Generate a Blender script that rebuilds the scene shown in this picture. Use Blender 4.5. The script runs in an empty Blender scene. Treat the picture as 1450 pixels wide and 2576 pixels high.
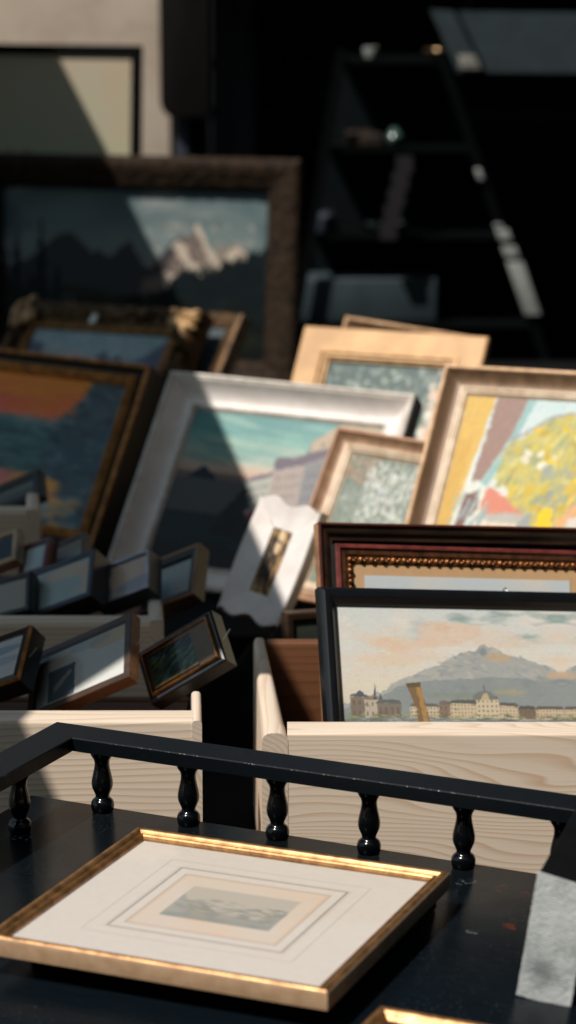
import bpy, bmesh, math, random
import numpy as np
from mathutils import Vector, Matrix, Euler

# ------------------------------------------------------------------ camera, sky, sun, exposure
S = bpy.context.scene
COL = S.collection
R = math.radians
cam_d = bpy.data.cameras.new("camera")
cam_d.sensor_fit = 'VERTICAL'; cam_d.sensor_height = 36.0; cam_d.lens = 36.0*6550/2576
cam_d.clip_start = 0.1; cam_d.clip_end = 2000
cam_d.dof.use_dof = True; cam_d.dof.focus_distance = 3.28; cam_d.dof.aperture_fstop = 3.8
cam = bpy.data.objects.new("camera", cam_d); COL.objects.link(cam)
cam.location = (0, 0, 1.68); cam.rotation_euler = (R(90-12.5), 0, 0)
S.camera = cam

SUN = Vector((.48, .42, -1.0)).normalized()          # the way the light travels
W = bpy.data.worlds.new("World"); S.world = W; W.use_nodes = True
nt = W.node_tree; bg = nt.nodes['Background']
sky = nt.nodes.new('ShaderNodeTexSky'); sky.sky_type = 'NISHITA'; sky.sun_disc = False
sky.sun_elevation = math.asin(-SUN.z); sky.sun_rotation = math.atan2(-SUN.x, -SUN.y)
tint = nt.nodes.new('ShaderNodeMix'); tint.data_type = 'RGBA'; tint.blend_type = 'MULTIPLY'; tint.inputs[0].default_value = 1.0
tint.inputs[7].default_value = (.93, 1.0, .86, 1)          # slightly green-blue sky, as in the photo's shade
nt.links.new(sky.outputs[0], tint.inputs[6]); nt.links.new(tint.outputs[2], bg.inputs[0]); bg.inputs[1].default_value = 0.105
sun_d = bpy.data.lights.new("sun", 'SUN'); sun_d.energy = 5.0; sun_d.angle = R(0.5); sun_d.color = (1, .94, .87)
sun = bpy.data.objects.new("sun", sun_d); COL.objects.link(sun)
sun.rotation_euler = SUN.to_track_quat('-Z', 'Y').to_euler(); sun.location = (-4, -4, 8)
S.view_settings.view_transform = 'Standard'; S.view_settings.look = 'None'
S.view_settings.exposure = -0.15; S.view_settings.gamma = 1.0
S.render.engine = 'CYCLES'
S.cycles.use_denoising = True
S.cycles.max_bounces = 6; S.cycles.transparent_max_bounces = 12
S.cycles.sample_clamp_indirect = 4.0; S.cycles.caustics_reflective = False; S.cycles.caustics_refractive = False

random.seed(4)
RNG = np.random.default_rng(7)

# ------------------------------------------------------------------ naming helpers
def tag(o, label=None, cat=None, group=None, kind=None):
    if label: o['label'] = label
    if cat: o['category'] = cat
    if group: o['group'] = group
    if kind: o['kind'] = kind
    return o
def link(o, parent=None):
    COL.objects.link(o)
    if parent: o.parent = parent
    return o
def thing(name, label, cat, mat4=None, loc=None, yaw=0, group=None):
    o = bpy.data.objects.new(name, None); link(o); o.empty_display_size = .05
    o.matrix_world = mat4 if mat4 is not None else Matrix.Translation(loc or (0, 0, 0)) @ Matrix.Rotation(R(yaw), 4, 'Z')
    return tag(o, label, cat, group)

class MB:
    """collects faces of one mesh, with one material slot per face"""
    def __init__(s): s.v = []; s.f = []; s.m = []; s.sm = []
    def add(s, verts, faces, m=0, smooth=False):
        o = len(s.v); s.v += [tuple(p) for p in verts]
        for f in faces: s.f.append(tuple(i+o for i in f)); s.m.append(m); s.sm.append(smooth)
    def box(s, a, b, m=0, T=None):
        x0, y0, z0 = a; x1, y1, z1 = b
        p = [Vector(q) for q in ((x0,y0,z0),(x1,y0,z0),(x1,y1,z0),(x0,y1,z0),(x0,y0,z1),(x1,y0,z1),(x1,y1,z1),(x0,y1,z1))]
        if T: p = [T @ q for q in p]
        s.add(p, [(0,3,2,1),(4,5,6,7),(0,1,5,4),(1,2,6,5),(2,3,7,6),(3,0,4,7)], m)
    def prism(s, poly, h0, h1, m=0, axis='z'):
        n = len(poly)
        def P(q, h): return (q[0], q[1], h) if axis == 'z' else (q[0], h, q[1])
        v = [P(q, h0) for q in poly] + [P(q, h1) for q in poly]
        f = [tuple(range(n)), tuple(range(2*n-1, n-1, -1))] + [(i, i+n, (i+1) % n+n, (i+1) % n) for i in range(n)]
        s.add(v, f, m)
    def lathe(s, prof, c=(0, 0, 0), n=24, m=0, smooth=True):
        v = []; f = []
        for r, z in prof:
            for k in range(n):
                a = 2*math.pi*k/n; v.append((c[0]+r*math.cos(a), c[1]+r*math.sin(a), c[2]+z))
        for i in range(len(prof)-1):
            for k in range(n):
                f.append((i*n+k, i*n+(k+1) % n, (i+1)*n+(k+1) % n, (i+1)*n+k))
        s.add(v, f, m, smooth)
        s.add(v[:n], [tuple(range(n-1, -1, -1))], m); s.add(v[-n:], [tuple(range(n))], m)
    def tube(s, pts, r, n=8, m=0):
        pts = [Vector(p) for p in pts]; v = []; f = []
        for i, p in enumerate(pts):
            t = (pts[min(i+1, len(pts)-1)]-pts[max(i-1, 0)]).normalized()
            u = t.cross(Vector((.3, .2, .9))).normalized(); w = t.cross(u)
            for k in range(n):
                a = 2*math.pi*k/n; v.append(p+u*r*math.cos(a)+w*r*math.sin(a))
        for i in range(len(pts)-1):
            for k in range(n): f.append((i*n+k, i*n+(k+1) % n, (i+1)*n+(k+1) % n, (i+1)*n+k))
        f += [tuple(range(n-1, -1, -1)), tuple(range(len(v)-n, len(v)))]
        s.add(v, f, m, True)
    def build(s, name, mats, parent=None, bevel=0, seg=3, sharp=35, normals=True):
        me = bpy.data.meshes.new(name); me.from_pydata(s.v, [], s.f)
        for mt in (mats if isinstance(mats, (list, tuple)) else [mats]): me.materials.append(mt)
        me.polygons.foreach_set('material_index', s.m); me.polygons.foreach_set('use_smooth', s.sm)
        if bevel or normals:
            bm = bmesh.new(); bm.from_mesh(me)
            if bevel:
                bmesh.ops.remove_doubles(bm, verts=bm.verts, dist=1e-5)
            bmesh.ops.recalc_face_normals(bm, faces=bm.faces)
            if bevel:
                bmesh.ops.bevel(bm, geom=[e for e in bm.edges if len(e.link_faces) == 2 and e.calc_face_angle(0) > .5], offset=bevel, segments=seg, profile=.5, affect='EDGES')
                for f in bm.faces: f.smooth = True
            bm.to_mesh(me); bm.free()
        me.set_sharp_from_angle(angle=R(sharp))
        return link(bpy.data.objects.new(name, me), parent)

# ------------------------------------------------------------------ materials
def lin(c):
    c = np.asarray(c, float)/255.0
    return np.where(c <= .04045, c/12.92, ((c+.055)/1.055)**2.4)
def rgba(c): return (*[float(x) for x in lin(c)], 1)
class NG:
    def __init__(s, name):
        s.mat = bpy.data.materials.new(name); s.mat.use_nodes = True; s.t = s.mat.node_tree
        s.b = s.t.nodes['Principled BSDF']; s.tc = s.n('TexCoord')
    def n(s, ty, **kw):
        x = s.t.nodes.new('ShaderNode'+ty)
        for k, v in kw.items(): setattr(x, k, v)
        return x
    def l(s, a, b): s.t.links.new(a, b)
    def val(s, sock, v):
        if hasattr(v, 'is_output') or isinstance(v, bpy.types.NodeSocket): s.l(v, sock)
        else: sock.default_value = v
    def math(s, op, a, b=0.0):
        x = s.n('Math', operation=op); s.val(x.inputs[0], a); s.val(x.inputs[1], b); return x.outputs[0]
    def mapping(s, scale=(1, 1, 1), loc=(0, 0, 0)):
        x = s.n('Mapping'); s.l(s.tc.outputs['Object'], x.inputs[0]); x.inputs['Scale'].default_value = scale; x.inputs['Location'].default_value = loc
        return x.outputs[0]
    def noise(s, vec, scale=5, detail=3, rough=.55, dist=0):
        x = s.n('TexNoise'); s.l(vec, x.inputs['Vector']); x.inputs['Scale'].default_value = scale
        x.inputs['Detail'].default_value = detail; x.inputs['Roughness'].default_value = rough; x.inputs['Distortion'].default_value = dist
        return x.outputs['Fac']
    def ramp(s, fac, stops):
        x = s.n('ValToRGB'); s.l(fac, x.inputs[0]); e = x.color_ramp.elements
        while len(e) < len(stops): e.new(.5)
        for q, (p, c) in zip(e, stops): q.position = p; q.color = c
        return x.outputs[0]
    def mix(s, fac, a, b):
        x = s.n('Mix', data_type='RGBA'); s.val(x.inputs[0], fac); s.val(x.inputs[6], a); s.val(x.inputs[7], b); return x.outputs[2]
    def bump(s, h, strength=.3, dist=.002):
        x = s.n('Bump'); s.l(h, x.inputs['Height']); x.inputs['Strength'].default_value = strength; x.inputs['Distance'].default_value = dist
        s.l(x.outputs[0], s.b.inputs['Normal'])
    def set(s, **kw):
        for k, v in kw.items(): s.val(s.b.inputs[k.replace('_', ' ')], v)
def two(name, c1, c2, scale=30, rough=.5, metal=0., bump=.15, bdist=.001, stretch=(1, 1, 1), spec=.5, lo=.35, hi=.65, detail=4, rvar=.0):
    g = NG(name); v = g.mapping(stretch); f = g.noise(v, scale, detail)
    g.set(Base_Color=g.ramp(f, [(lo, rgba(c1)), (hi, rgba(c2))]), Metallic=metal, Specular_IOR_Level=spec)
    if rvar: g.set(Roughness=g.math('ADD', g.math('MULTIPLY', g.noise(v, scale*.7, 3), rvar), rough-rvar/2))
    else: g.set(Roughness=rough)
    if bump: g.bump(g.noise(v, scale*2.2, 5), bump, bdist)
    return g.mat
def pine(name, axis='x', dens=120., warp=.06, light=(228, 211, 190), dark=(184, 134, 88), seed=0.):
    """sawn pine: wavy growth rings running along axis, fine fibres, a few knots"""
    g = NG(name)
    al, ac = (.16, 1.0)
    sc = {'x': (al*9, 9, 9), 'y': (9, al*9, 9), 'z': (9, 9, al*9)}[axis]
    n1 = g.noise(g.mapping(sc, (seed, seed*.7, seed*.3)), 1.0, 2.0, .4)
    sc2 = {'x': (2.2, 14, 14), 'y': (14, 2.2, 14), 'z': (14, 14, 2.2)}[axis]
    n2 = g.noise(g.mapping(sc2, (seed*1.3, 0, seed)), 1.0, 2.0, .5)
    sep = g.n('SeparateXYZ'); g.l(g.tc.outputs['Object'], sep.inputs[0])
    across = {'x': (2, 1), 'y': (2, 0), 'z': (0, 1)}[axis]
    r = g.math('ADD', sep.outputs[across[0]], g.math('MULTIPLY', sep.outputs[across[1]], .55))
    r = g.math('ADD', r, g.math('MULTIPLY', n1, warp*2)); r = g.math('ADD', r, g.math('MULTIPLY', n2, .012))
    w = g.math('FRACT', g.math('MULTIPLY', r, dens))
    ring = g.ramp(w, [(0, (0, 0, 0, 1)), (.5, (.16, .16, .16, 1)), (.88, (1, 1, 1, 1)), (.97, (0, 0, 0, 1))])
    sc3 = {'x': (3, 260, 260), 'y': (260, 3, 260), 'z': (260, 260, 3)}[axis]
    fib = g.noise(g.mapping(sc3), 1.0, 3.0)
    amt = g.math('MULTIPLY', ring, g.math('ADD', g.math('MULTIPLY', g.noise(g.mapping(sc), .6, 2), .8), .1))
    col = g.mix(amt, rgba(light), rgba(dark))
    col = g.mix(g.math('MULTIPLY', fib, .28), col, rgba([x*.82 for x in light]))
    vo = g.n('TexVoronoi'); kk = {'x': (2.2, 5, 5), 'y': (5, 2.2, 5), 'z': (5, 5, 2.2)}[axis]
    g.l(g.mapping(kk, (seed*3, seed, .3)), vo.inputs['Vector']); vo.inputs['Scale'].default_value = 1.0
    kn = g.ramp(vo.outputs['Distance'], [(.03, (1, 1, 1, 1)), (.055, (0, 0, 0, 1))])
    col = g.mix(g.math('MULTIPLY', kn, .7), col, rgba((120, 78, 48)))
    g.set(Base_Color=col, Roughness=.62, Specular_IOR_Level=.25)
    g.bump(g.math('ADD', fib, g.math('MULTIPLY', ring, .6)), .25, .0006)
    return g.mat
def paint(name, rough=.5, bump=.4, bscale=220, bdist=.0008, spec=.3):
    """artist's paint: pigment from the canvas' colour attribute, brush relief from noise"""
    g = NG(name); a = g.n('Attribute'); a.attribute_name = 'Col'
    v = g.mapping((1, 1, 1)); f = g.noise(v, bscale, 4)
    g.set(Base_Color=g.mix(g.math('MULTIPLY', f, .14), a.outputs['Color'], (.02, .02, .02, 1)), Roughness=rough, Specular_IOR_Level=spec)
    if bump: g.bump(f, bump, bdist)
    return g.mat
def glass_mat():
    g = NG('picture_glass'); t = g.t; t.nodes.remove(g.b)
    tr = g.n('BsdfTransparent'); gl = g.n('BsdfGlossy'); gl.inputs['Roughness'].default_value = .015
    fr = g.n('Fresnel'); fr.inputs['IOR'].default_value = 1.5
    mx = g.n('MixShader'); g.l(fr.outputs[0], mx.inputs[0]); g.l(tr.outputs[0], mx.inputs[1]); g.l(gl.outputs[0], mx.inputs[2])
    out = [n for n in t.nodes if n.type == 'OUTPUT_MATERIAL'][0]; g.l(mx.outputs[0], out.inputs[0])
    return g.mat

M = {}
M['pine'] = pine('sawn_pine', 'x', seed=1.3, warp=.12, dens=105)
M['pine_b'] = pine('sawn_pine_side', 'y', seed=4.1, dens=110)
M['pine_c'] = pine('sawn_pine_second', 'x', seed=7.7, warp=.04, dens=105)
M['shadeboard'] = pine('shaded_pine_board', 'x', dens=60, light=(112, 72, 46), dark=(66, 40, 25), seed=2.2)  # pine darkened in colour for the shaded insides of the crates
M['gold'] = two('gold_leaf', (174, 128, 80), (116, 82, 48), 60, .36, .6, .25, .0006, rvar=.2)
M['goldside'] = two('gilded_wood_side', (168, 138, 108), (150, 120, 90), 50, .6, 0, .1)
M['golddark'] = two('old_gold', (150, 104, 52), (70, 44, 22), 70, .45, .6, .5, .001, rvar=.2)
M['bronze'] = two('dark_bronze_gilding', (112, 84, 52), (38, 28, 20), 60, .5, .55, .6, .002, rvar=.2)
M['ochregilt'] = two('worn_ochre_gilding', (214, 150, 78), (132, 86, 40), 50, .42, .15, .3, .001, stretch=(1, 1, 1), rvar=.2)
M['blackcove'] = two('black_cove', (22, 22, 22), (12, 13, 14), 40, .5, 0, .1)
M['barkbrown'] = two('rough_brown_moulding', (62, 47, 33), (24, 18, 13), 70, .7, 0, .8, .003, spec=.15)
M['carved'] = two('carved_gilt_leaf', (200, 160, 108), (104, 74, 44), 60, .42, .15, .3)
M['white'] = two('white_painted_wood', (236, 228, 222), (222, 212, 204), 25, .5, 0, .12)
M['whitegrey'] = two('rubbed_white_paint', (214, 205, 194), (182, 172, 160), 45, .55, 0, .15)
M['ochre'] = two('ochre_flat_panel', (222, 176, 122), (194, 150, 102), 9, .55, .0, .06, lo=.38, hi=.62)
M['ochretrim'] = two('ochre_trim', (214, 176, 128), (176, 132, 84), 40, .42, .3, .1)
M['coveout'] = two('cove_outer_lip', (210, 172, 132), (176, 134, 96), 40, .5, .1, .1)
M['cove'] = two('brown_cove', (134, 106, 80), (104, 80, 60), 35, .5, .15, .15, stretch=(1, 1, .25))
M['covelin'] = two('pale_liner', (206, 186, 160), (178, 152, 122), 40, .5, .1, .1)
M['pinkwood'] = two('rosy_bare_wood', (188, 140, 106), (160, 114, 84), 45, .5, .1, .15)
M['pinkcove'] = two('rosy_cove', (172, 138, 108), (142, 108, 82), 40, .5, .1, .1)
M['red'] = two('red_brown_lacquer', (96, 46, 34), (66, 30, 24), 40, .38, 0, .1)
M['redpink'] = two('worn_red_lacquer', (122, 54, 46), (84, 34, 32), 60, .4, 0, .1)
M['redside'] = two('bare_wood_side', (176, 134, 100), (140, 98, 70), 40, .55, 0, .1)
M['bead'] = two('bead_gilding', (206, 136, 84), (110, 60, 36), 60, .28, .45, .2)
M['beadbar'] = two('bead_bar', (112, 72, 46), (60, 38, 26), 60, .4, .4, .2)
M['blacklac'] = two('black_lacquer', (17, 20, 24), (11, 13, 16), 30, .36, 0, .05)
M['blackgloss'] = two('glossy_black_paint', (9, 11, 14), (6, 8, 10), 40, .15, 0, 0, spec=.5)
M['blackmat'] = two('matt_black', (9, 10, 11), (6, 6, 7), 30, .85, 0, .1, spec=.1)
M['darkwood'] = two('dark_walnut', (78, 56, 40), (48, 34, 26), 60, .45, 0, .2, stretch=(.2, 1, 1))
M['midwood'] = two('brown_oak', (134, 96, 66), (98, 68, 46), 60, .5, 0, .2, stretch=(.2, 1, 1))
M['bluegrey'] = two('blue_grey_lacquer', (56, 64, 74), (38, 44, 52), 30, .4, 0, .05)
M['silver'] = two('silvered_moulding', (176, 176, 184), (136, 136, 146), 40, .3, .7, .1)
M['palewood'] = two('pale_wood', (190, 164, 134), (160, 132, 104), 40, .5, 0, .15)
M['burgundy'] = two('burgundy_lacquer', (100, 34, 40), (70, 22, 28), 40, .4, 0, .1)
M['backing'] = two('backing_board', (110, 84, 60), (84, 62, 44), 20, .8, 0, .1)
M['glass'] = glass_mat()
M['oil'] = paint('oil_paint', .42, .55)
M['oil_matte'] = paint('matt_oil_paint', .6, .5)
M['wc'] = paint('watercolour', .8, .15, 400, .0004)
M['paper'] = paint('printed_paper', .75, .1, 500, .0003)
M['steel'] = two('steel_hook', (170, 168, 160), (130, 128, 120), 40, .3, .9, 0)
M['tagw'] = two('white_paper_tag', (225, 225, 222), (212, 212, 210), 20, .7, 0, 0)
M['cloth'] = two('black_cloth', (9, 10, 12), (5, 6, 7), 300, .9, 0, .4, .001, spec=.15)

def black_table():
    g = NG('black_table_paint'); v = g.mapping((1, 1, 1))
    base = g.ramp(g.noise(g.mapping((3, 40, 40)), 6, 4), [(.35, rgba((8, 14, 18))), (.7, rgba((15, 22, 28)))])
    dust = g.ramp(g.noise(v, 260, 2), [(.64, (0, 0, 0, 1)), (.69, (1, 1, 1, 1))])
    dust = g.math('MULTIPLY', dust, g.ramp(g.noise(v, 9, 2), [(.45, (0, 0, 0, 1)), (.65, (1, 1, 1, 1))]))
    col = g.mix(g.math('MULTIPLY', dust, .3), base, rgba((120, 124, 128)))
    def spot(c, rad, colr, scale, thr):
        d = g.n('VectorMath', operation='DISTANCE'); g.l(g.tc.outputs['Object'], d.inputs[0]); d.inputs[1].default_value = c
        near = g.ramp(d.outputs['Value'], [(rad*.4, (1, 1, 1, 1)), (rad, (0, 0, 0, 1))])
        m = g.ramp(g.math('MULTIPLY', near, g.noise(v, scale, 4)), [(thr, (0, 0, 0, 1)), (thr+.06, (1, 1, 1, 1))])
        return colr, m
    for colr, m in (spot((.601, -.158, 0), .022, rgba((72, 30, 20)), 70, .44), spot((.55, -.046, 0), .03, rgba((50, 26, 24)), 130, .5), spot((.583, -.05, 0), .025, rgba((46, 26, 24)), 130, .5),
                    spot((.507, -.046, 0), .03, rgba((66, 74, 78)), 160, .54), spot((.57, -.188, 0), .02, rgba((80, 84, 84)), 150, .54), spot((.512, -.196, 0), .03, rgba((60, 66, 70)), 150, .56), spot((-.042, -.128, 0), .03, rgba((90, 98, 104)), 170, .54)):
        col = g.mix(m, col, colr)
    g.set(Base_Color=col, Roughness=g.math('ADD', g.math('MULTIPLY', g.noise(v, 14, 4), .16), .18), Specular_IOR_Level=.05)
    g.bump(g.noise(g.mapping((6, 60, 60)), 8, 4), .15, .0006)
    return g.mat
M['table'] = black_table()
M['rail'] = two('black_rail_paint', (15, 21, 26), (8, 12, 16), 30, .4, 0, .25, .0006, stretch=(3, 40, 40), spec=.12)
def worn_edge():
    g = NG('worn_black_edge'); v = g.mapping((1, 1, 1))
    m = g.ramp(g.noise(v, 420, 3), [(.60, (0, 0, 0, 1)), (.66, (1, 1, 1, 1))])
    m = g.math('MULTIPLY', m, g.ramp(g.noise(v, 7, 2), [(.42, (0, 0, 0, 1)), (.6, (1, 1, 1, 1))]))
    g.set(Base_Color=g.mix(m, rgba((14, 17, 20)), rgba((170, 178, 180))), Roughness=.5, Specular_IOR_Level=.1)
    return g.mat
M['worn'] = worn_edge()

# ------------------------------------------------------------------ painting by numpy: pigments per canvas vertex (sRGB values)
class Art:
    def __init__(s, nx, ny, seed):
        s.nx, s.ny = nx, ny; s.r = np.random.default_rng(seed)
        s.U, s.V = np.meshgrid(np.linspace(0, 1, nx), np.linspace(0, 1, ny)); s.I = np.zeros((ny, nx, 3))
    def noise(s, fx, fy, octv=4, gain=.5):
        out = np.zeros((s.ny, s.nx)); a = 1; tot = 0
        for _ in range(octv):
            gx, gy = int(max(2, fx))+2, int(max(2, fy))+2; g = s.r.random((gy, gx))
            x = s.U*(gx-1.001); y = s.V*(gy-1.001); i = x.astype(int); j = y.astype(int); u = x-i; v = y-j
            u = u*u*(3-2*u); v = v*v*(3-2*v)
            out += a*((g[j, i]*(1-u)+g[j, i+1]*u)*(1-v)+(g[j+1, i]*(1-u)+g[j+1, i+1]*u)*v); tot += a
            a *= gain; fx *= 2; fy *= 2
        return out/tot
    def mix(s, m, c):
        m = np.clip(m, 0, 1)[..., None]; s.I = s.I*(1-m)+np.asarray(c, float)*m
    def grad(s, stops, jitter=.0, fx=3, fy=8):
        t = s.V+(s.noise(fx, fy)-.5)*jitter
        p = [q[0] for q in stops]
        s.I = np.stack([np.interp(t, p, [q[1][k] for q in stops]) for k in range(3)], -1)
    def poly(s, pts, c, a=1., warp=.006, f=30):
        x = s.U+(s.noise(f, f, 2)-.5)*warp*2; y = s.V+(s.noise(f, f, 2)-.5)*warp*2
        ins = np.zeros(x.shape, bool); n = len(pts)
        for i in range(n):
            (x0, y0), (x1, y1) = pts[i], pts[(i+1) % n]
            if y0 == y1: continue
            ins ^= ((y0 > y) != (y1 > y)) & (x < (x1-x0)*(y-y0)/(y1-y0)+x0)
        s.mix(ins*a, c); return ins
    def below(s, pts, rough, f, seedless=None, soft=.004):
        p = np.array(pts); h = np.interp(s.U[0], p[:, 0], p[:, 1]); k = s.noise(f, 2, 5, .6)[0]
        return np.clip((s.V-(h+(k-.5)*rough)[None, :])/soft, 0, 1)
    def speckle(s, amt, fx, fy):
        s.I = s.I*(1+(s.noise(fx, fy, 3)-.5)[..., None]*amt)
    def strokes(s, n, box, cols, size, aspect=2.5, ang=0., dang=.6, a=.8, where=None):
        for _ in range(n):
            u = box[0]+(box[2]-box[0])*s.r.random(); v = box[1]+(box[3]-box[1])*s.r.random()
            j, i = min(int(v*s.ny), s.ny-1), min(int(u*s.nx), s.nx-1)
            if where is not None and not where[max(j, 0), max(i, 0)]: continue
            z = size*(.6+.8*s.r.random()); th = ang+(s.r.random()-.5)*2*dang
            r = z*aspect; i0, i1 = int((u-r)*s.nx), int((u+r)*s.nx)+2; j0, j1 = int((v-r)*s.ny), int((v+r)*s.ny)+2
            i0, j0 = max(i0, 0), max(j0, 0); i1, j1 = min(i1, s.nx), min(j1, s.ny)
            if i1 <= i0 or j1 <= j0: continue
            x = s.U[j0:j1, i0:i1]-u; y = s.V[j0:j1, i0:i1]-v
            q = ((x*math.cos(th)+y*math.sin(th))/(z*aspect))**2+((-x*math.sin(th)+y*math.cos(th))/z)**2
            m = np.clip((1-q)*3, 0, 1)*a; c = np.asarray(cols[s.r.integers(len(cols))], float)*(.92+.16*s.r.random())
            s.I[j0:j1, i0:i1] = s.I[j0:j1, i0:i1]*(1-m[..., None])+c*m[..., None]
    def restroke(s, n, size, aspect=2.5, ang=0., dang=1.2, a=.75, jit=.10, shift=.012):
        """lay strokes over the block-in, each loaded with a nearby colour"""
        src = s.I.copy()
        for _ in range(n):
            u, v = s.r.random(2); j = int(np.clip(v+(s.r.random()-.5)*2*shift, 0, .999)*s.ny); i = int(np.clip(u+(s.r.random()-.5)*2*shift, 0, .999)*s.nx)
            z = size*(.5+s.r.random()); th = ang+(s.r.random()-.5)*2*dang; r = z*aspect
            i0, i1 = max(int((u-r)*s.nx), 0), min(int((u+r)*s.nx)+2, s.nx); j0, j1 = max(int((v-r)*s.ny), 0), min(int((v+r)*s.ny)+2, s.ny)
            if i1 <= i0 or j1 <= j0: continue
            x = s.U[j0:j1, i0:i1]-u; y = s.V[j0:j1, i0:i1]-v
            q = ((x*math.cos(th)+y*math.sin(th))/r)**2+((-x*math.sin(th)+y*math.cos(th))/z)**2
            m = (np.clip((1-q)*2, 0, 1)*a)[..., None]; c = src[j, i]*(1+(s.r.random(3)-.5)*jit+(s.r.random()-.5)*jit*1.5)
            s.I[j0:j1, i0:i1] = s.I[j0:j1, i0:i1]*(1-m)+c*m
    def canvas(s, name, w, h, y, z0, mat, parent, x0=None):
        """flat grid facing -y, from (x0, z0) up, carrying the pigments"""
        x0 = -w/2 if x0 is None else x0
        X = x0+s.U*w; Z = z0+(1-s.V)*h
        co = np.stack([X, np.full_like(X, y), Z], -1).reshape(-1, 3)
        nx, ny = s.nx, s.ny; idx = np.arange(nx*ny).reshape(ny, nx)
        q = np.stack([idx[1:, :-1], idx[1:, 1:], idx[:-1, 1:], idx[:-1, :-1]], -1).reshape(-1, 4)
        me = bpy.data.meshes.new(name); me.vertices.add(nx*ny); me.vertices.foreach_set('co', co.ravel().astype(np.float32))
        me.loops.add(q.size); me.loops.foreach_set('vertex_index', q.ravel().astype(np.int32))
        me.polygons.add(len(q)); me.polygons.foreach_set('loop_start', np.arange(0, q.size, 4, dtype=np.int32))
        me.update(calc_edges=True)
        at = me.attributes.new('Col', 'FLOAT_COLOR', 'POINT')
        c = np.concatenate([lin(np.clip(s.I, 2, 250)).reshape(-1, 3), np.ones((nx*ny, 1))], 1)
        at.data.foreach_set('color', c.ravel().astype(np.float32))
        me.materials.append(mat)
        return link(bpy.data.objects.new(name, me), parent)

# ------------------------------------------------------------------ picture frames
def pose(c, rot, w, h):
    """matrix of a frame: yaw, backward lean and in-plane roll; origin at the middle of its bottom edge"""
    M4 = Matrix.Rotation(R(rot[0]), 4, 'Z') @ Matrix.Rotation(-R(rot[1]), 4, 'X') @ Matrix.Rotation(R(rot[2]), 4, 'Y')
    M4.translation = Vector(c)+M4.to_3x3() @ Vector((0, 0, -h/2))
    return M4
def curve(p0, p1, sag, n=6):
    """profile arc from p0 to p1 bulging by sag (towards the viewer when positive)"""
    out = []
    for i in range(1, n+1):
        t = i/n; out.append((p0[0]+(p1[0]-p0[0])*t, p0[1]+(p1[1]-p0[1])*t+sag*4*t*(1-t)))
    return out
def moulding(w, h, prof, T, mats_idx, nseg=1, disp=None):
    P = [(0.0, -T)]+list(prof)+[(prof[-1][0], -T)]
    mi = [mats_idx[0]]+list(mats_idx[1:])+[mats_idx[-1]]
    mb = MB(); sides = [((-1, 1), (1, 1)), ((1, 1), (1, -1)), ((1, -1), (-1, -1)), ((-1, -1), (-1, 1))]
    for si, (a, b) in enumerate(sides):
        o = len(mb.v)
        for k, (u, d) in enumerate(P):
            A = (a[0]*(w/2-u), a[1]*(h/2-u)); B = (b[0]*(w/2-u), b[1]*(h/2-u))
            for j in range(nseg+1):
                t = j/nseg; dd = d+(disp(si, k, j, nseg, u) if disp and 0 < k < len(P)-1 else 0)
                mb.v.append((A[0]+(B[0]-A[0])*t, -dd, A[1]+(B[1]-A[1])*t+h/2))
        for k in range(len(P)-1):
            for j in range(nseg):
                mb.f.append((o+k*(nseg+1)+j, o+k*(nseg+1)+j+1, o+(k+1)*(nseg+1)+j+1, o+(k+1)*(nseg+1)+j))
                mb.m.append(mi[k]); mb.sm.append(True)
    return mb
def frame(name, label, cat, c, rot, w, h, prof, midx, mats, T=.025, art=None, amat='oil', sight=None, mat_art=None, mat_in=None,
          glass=False, depth=-.006, nseg=1, disp=None, group=None, sharp=28, mould_name='moulding', tagm=None):
    """a picture in its frame: moulding, picture (and mount), glass, backing board"""
    t = thing(name, label, cat, pose(c, rot, w, h), group=group)
    mb = moulding(w, h, prof, T, midx, nseg, disp)
    mb.build(mould_name, [M[m] for m in mats], t, sharp=sharp, normals=True)
    u = prof[-1][0]; iw, ih = w-2*u+.004, h-2*u+.004; y = -depth
    if mat_art is not None:
        mat_art.canvas('mount', iw, ih, y, u-.002, M['paper'], t)
        if art is not None:
            x0, z0, aw, ah = mat_in
            art.canvas('picture', aw, ah, y-.0012, z0, M[amat], t, x0)
    elif art is not None:
        art.canvas('picture', iw, ih, y, u-.002, M[amat], t)
    if glass:
        g = MB(); g.add([(-iw/2, y-.0035, u-.002), (iw/2, y-.0035, u-.002), (iw/2, y-.0035, u-.002+ih), (-iw/2, y-.0035, u-.002+ih)], [(0, 1, 2, 3)])
        g.build('glass', M['glass'], t)
    b = MB(); b.box((-w/2+u*.3, y+.003, u*.3), (w/2-u*.3, max(T-.001, y+.006), h-u*.3)); b.build('backing', M['backing'], t)
    return t

# ================================================================== THE SETTING
def sheet(name, x0, y0, x1, y1, z, mat, kind='structure'):
    mb = MB(); mb.add([(x0, y0, z), (x1, y0, z), (x1, y1, z), (x0, y1, z)], [(0, 1, 2, 3)])
    return tag(mb.build(name, mat), kind=kind)
M['asphalt'] = two('dark_paving', (52, 51, 50), (38, 38, 38), 12, .85, 0, .4, .004)
sheet('ground', -400, -400, 400, 400, 0, M['asphalt'])

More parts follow.
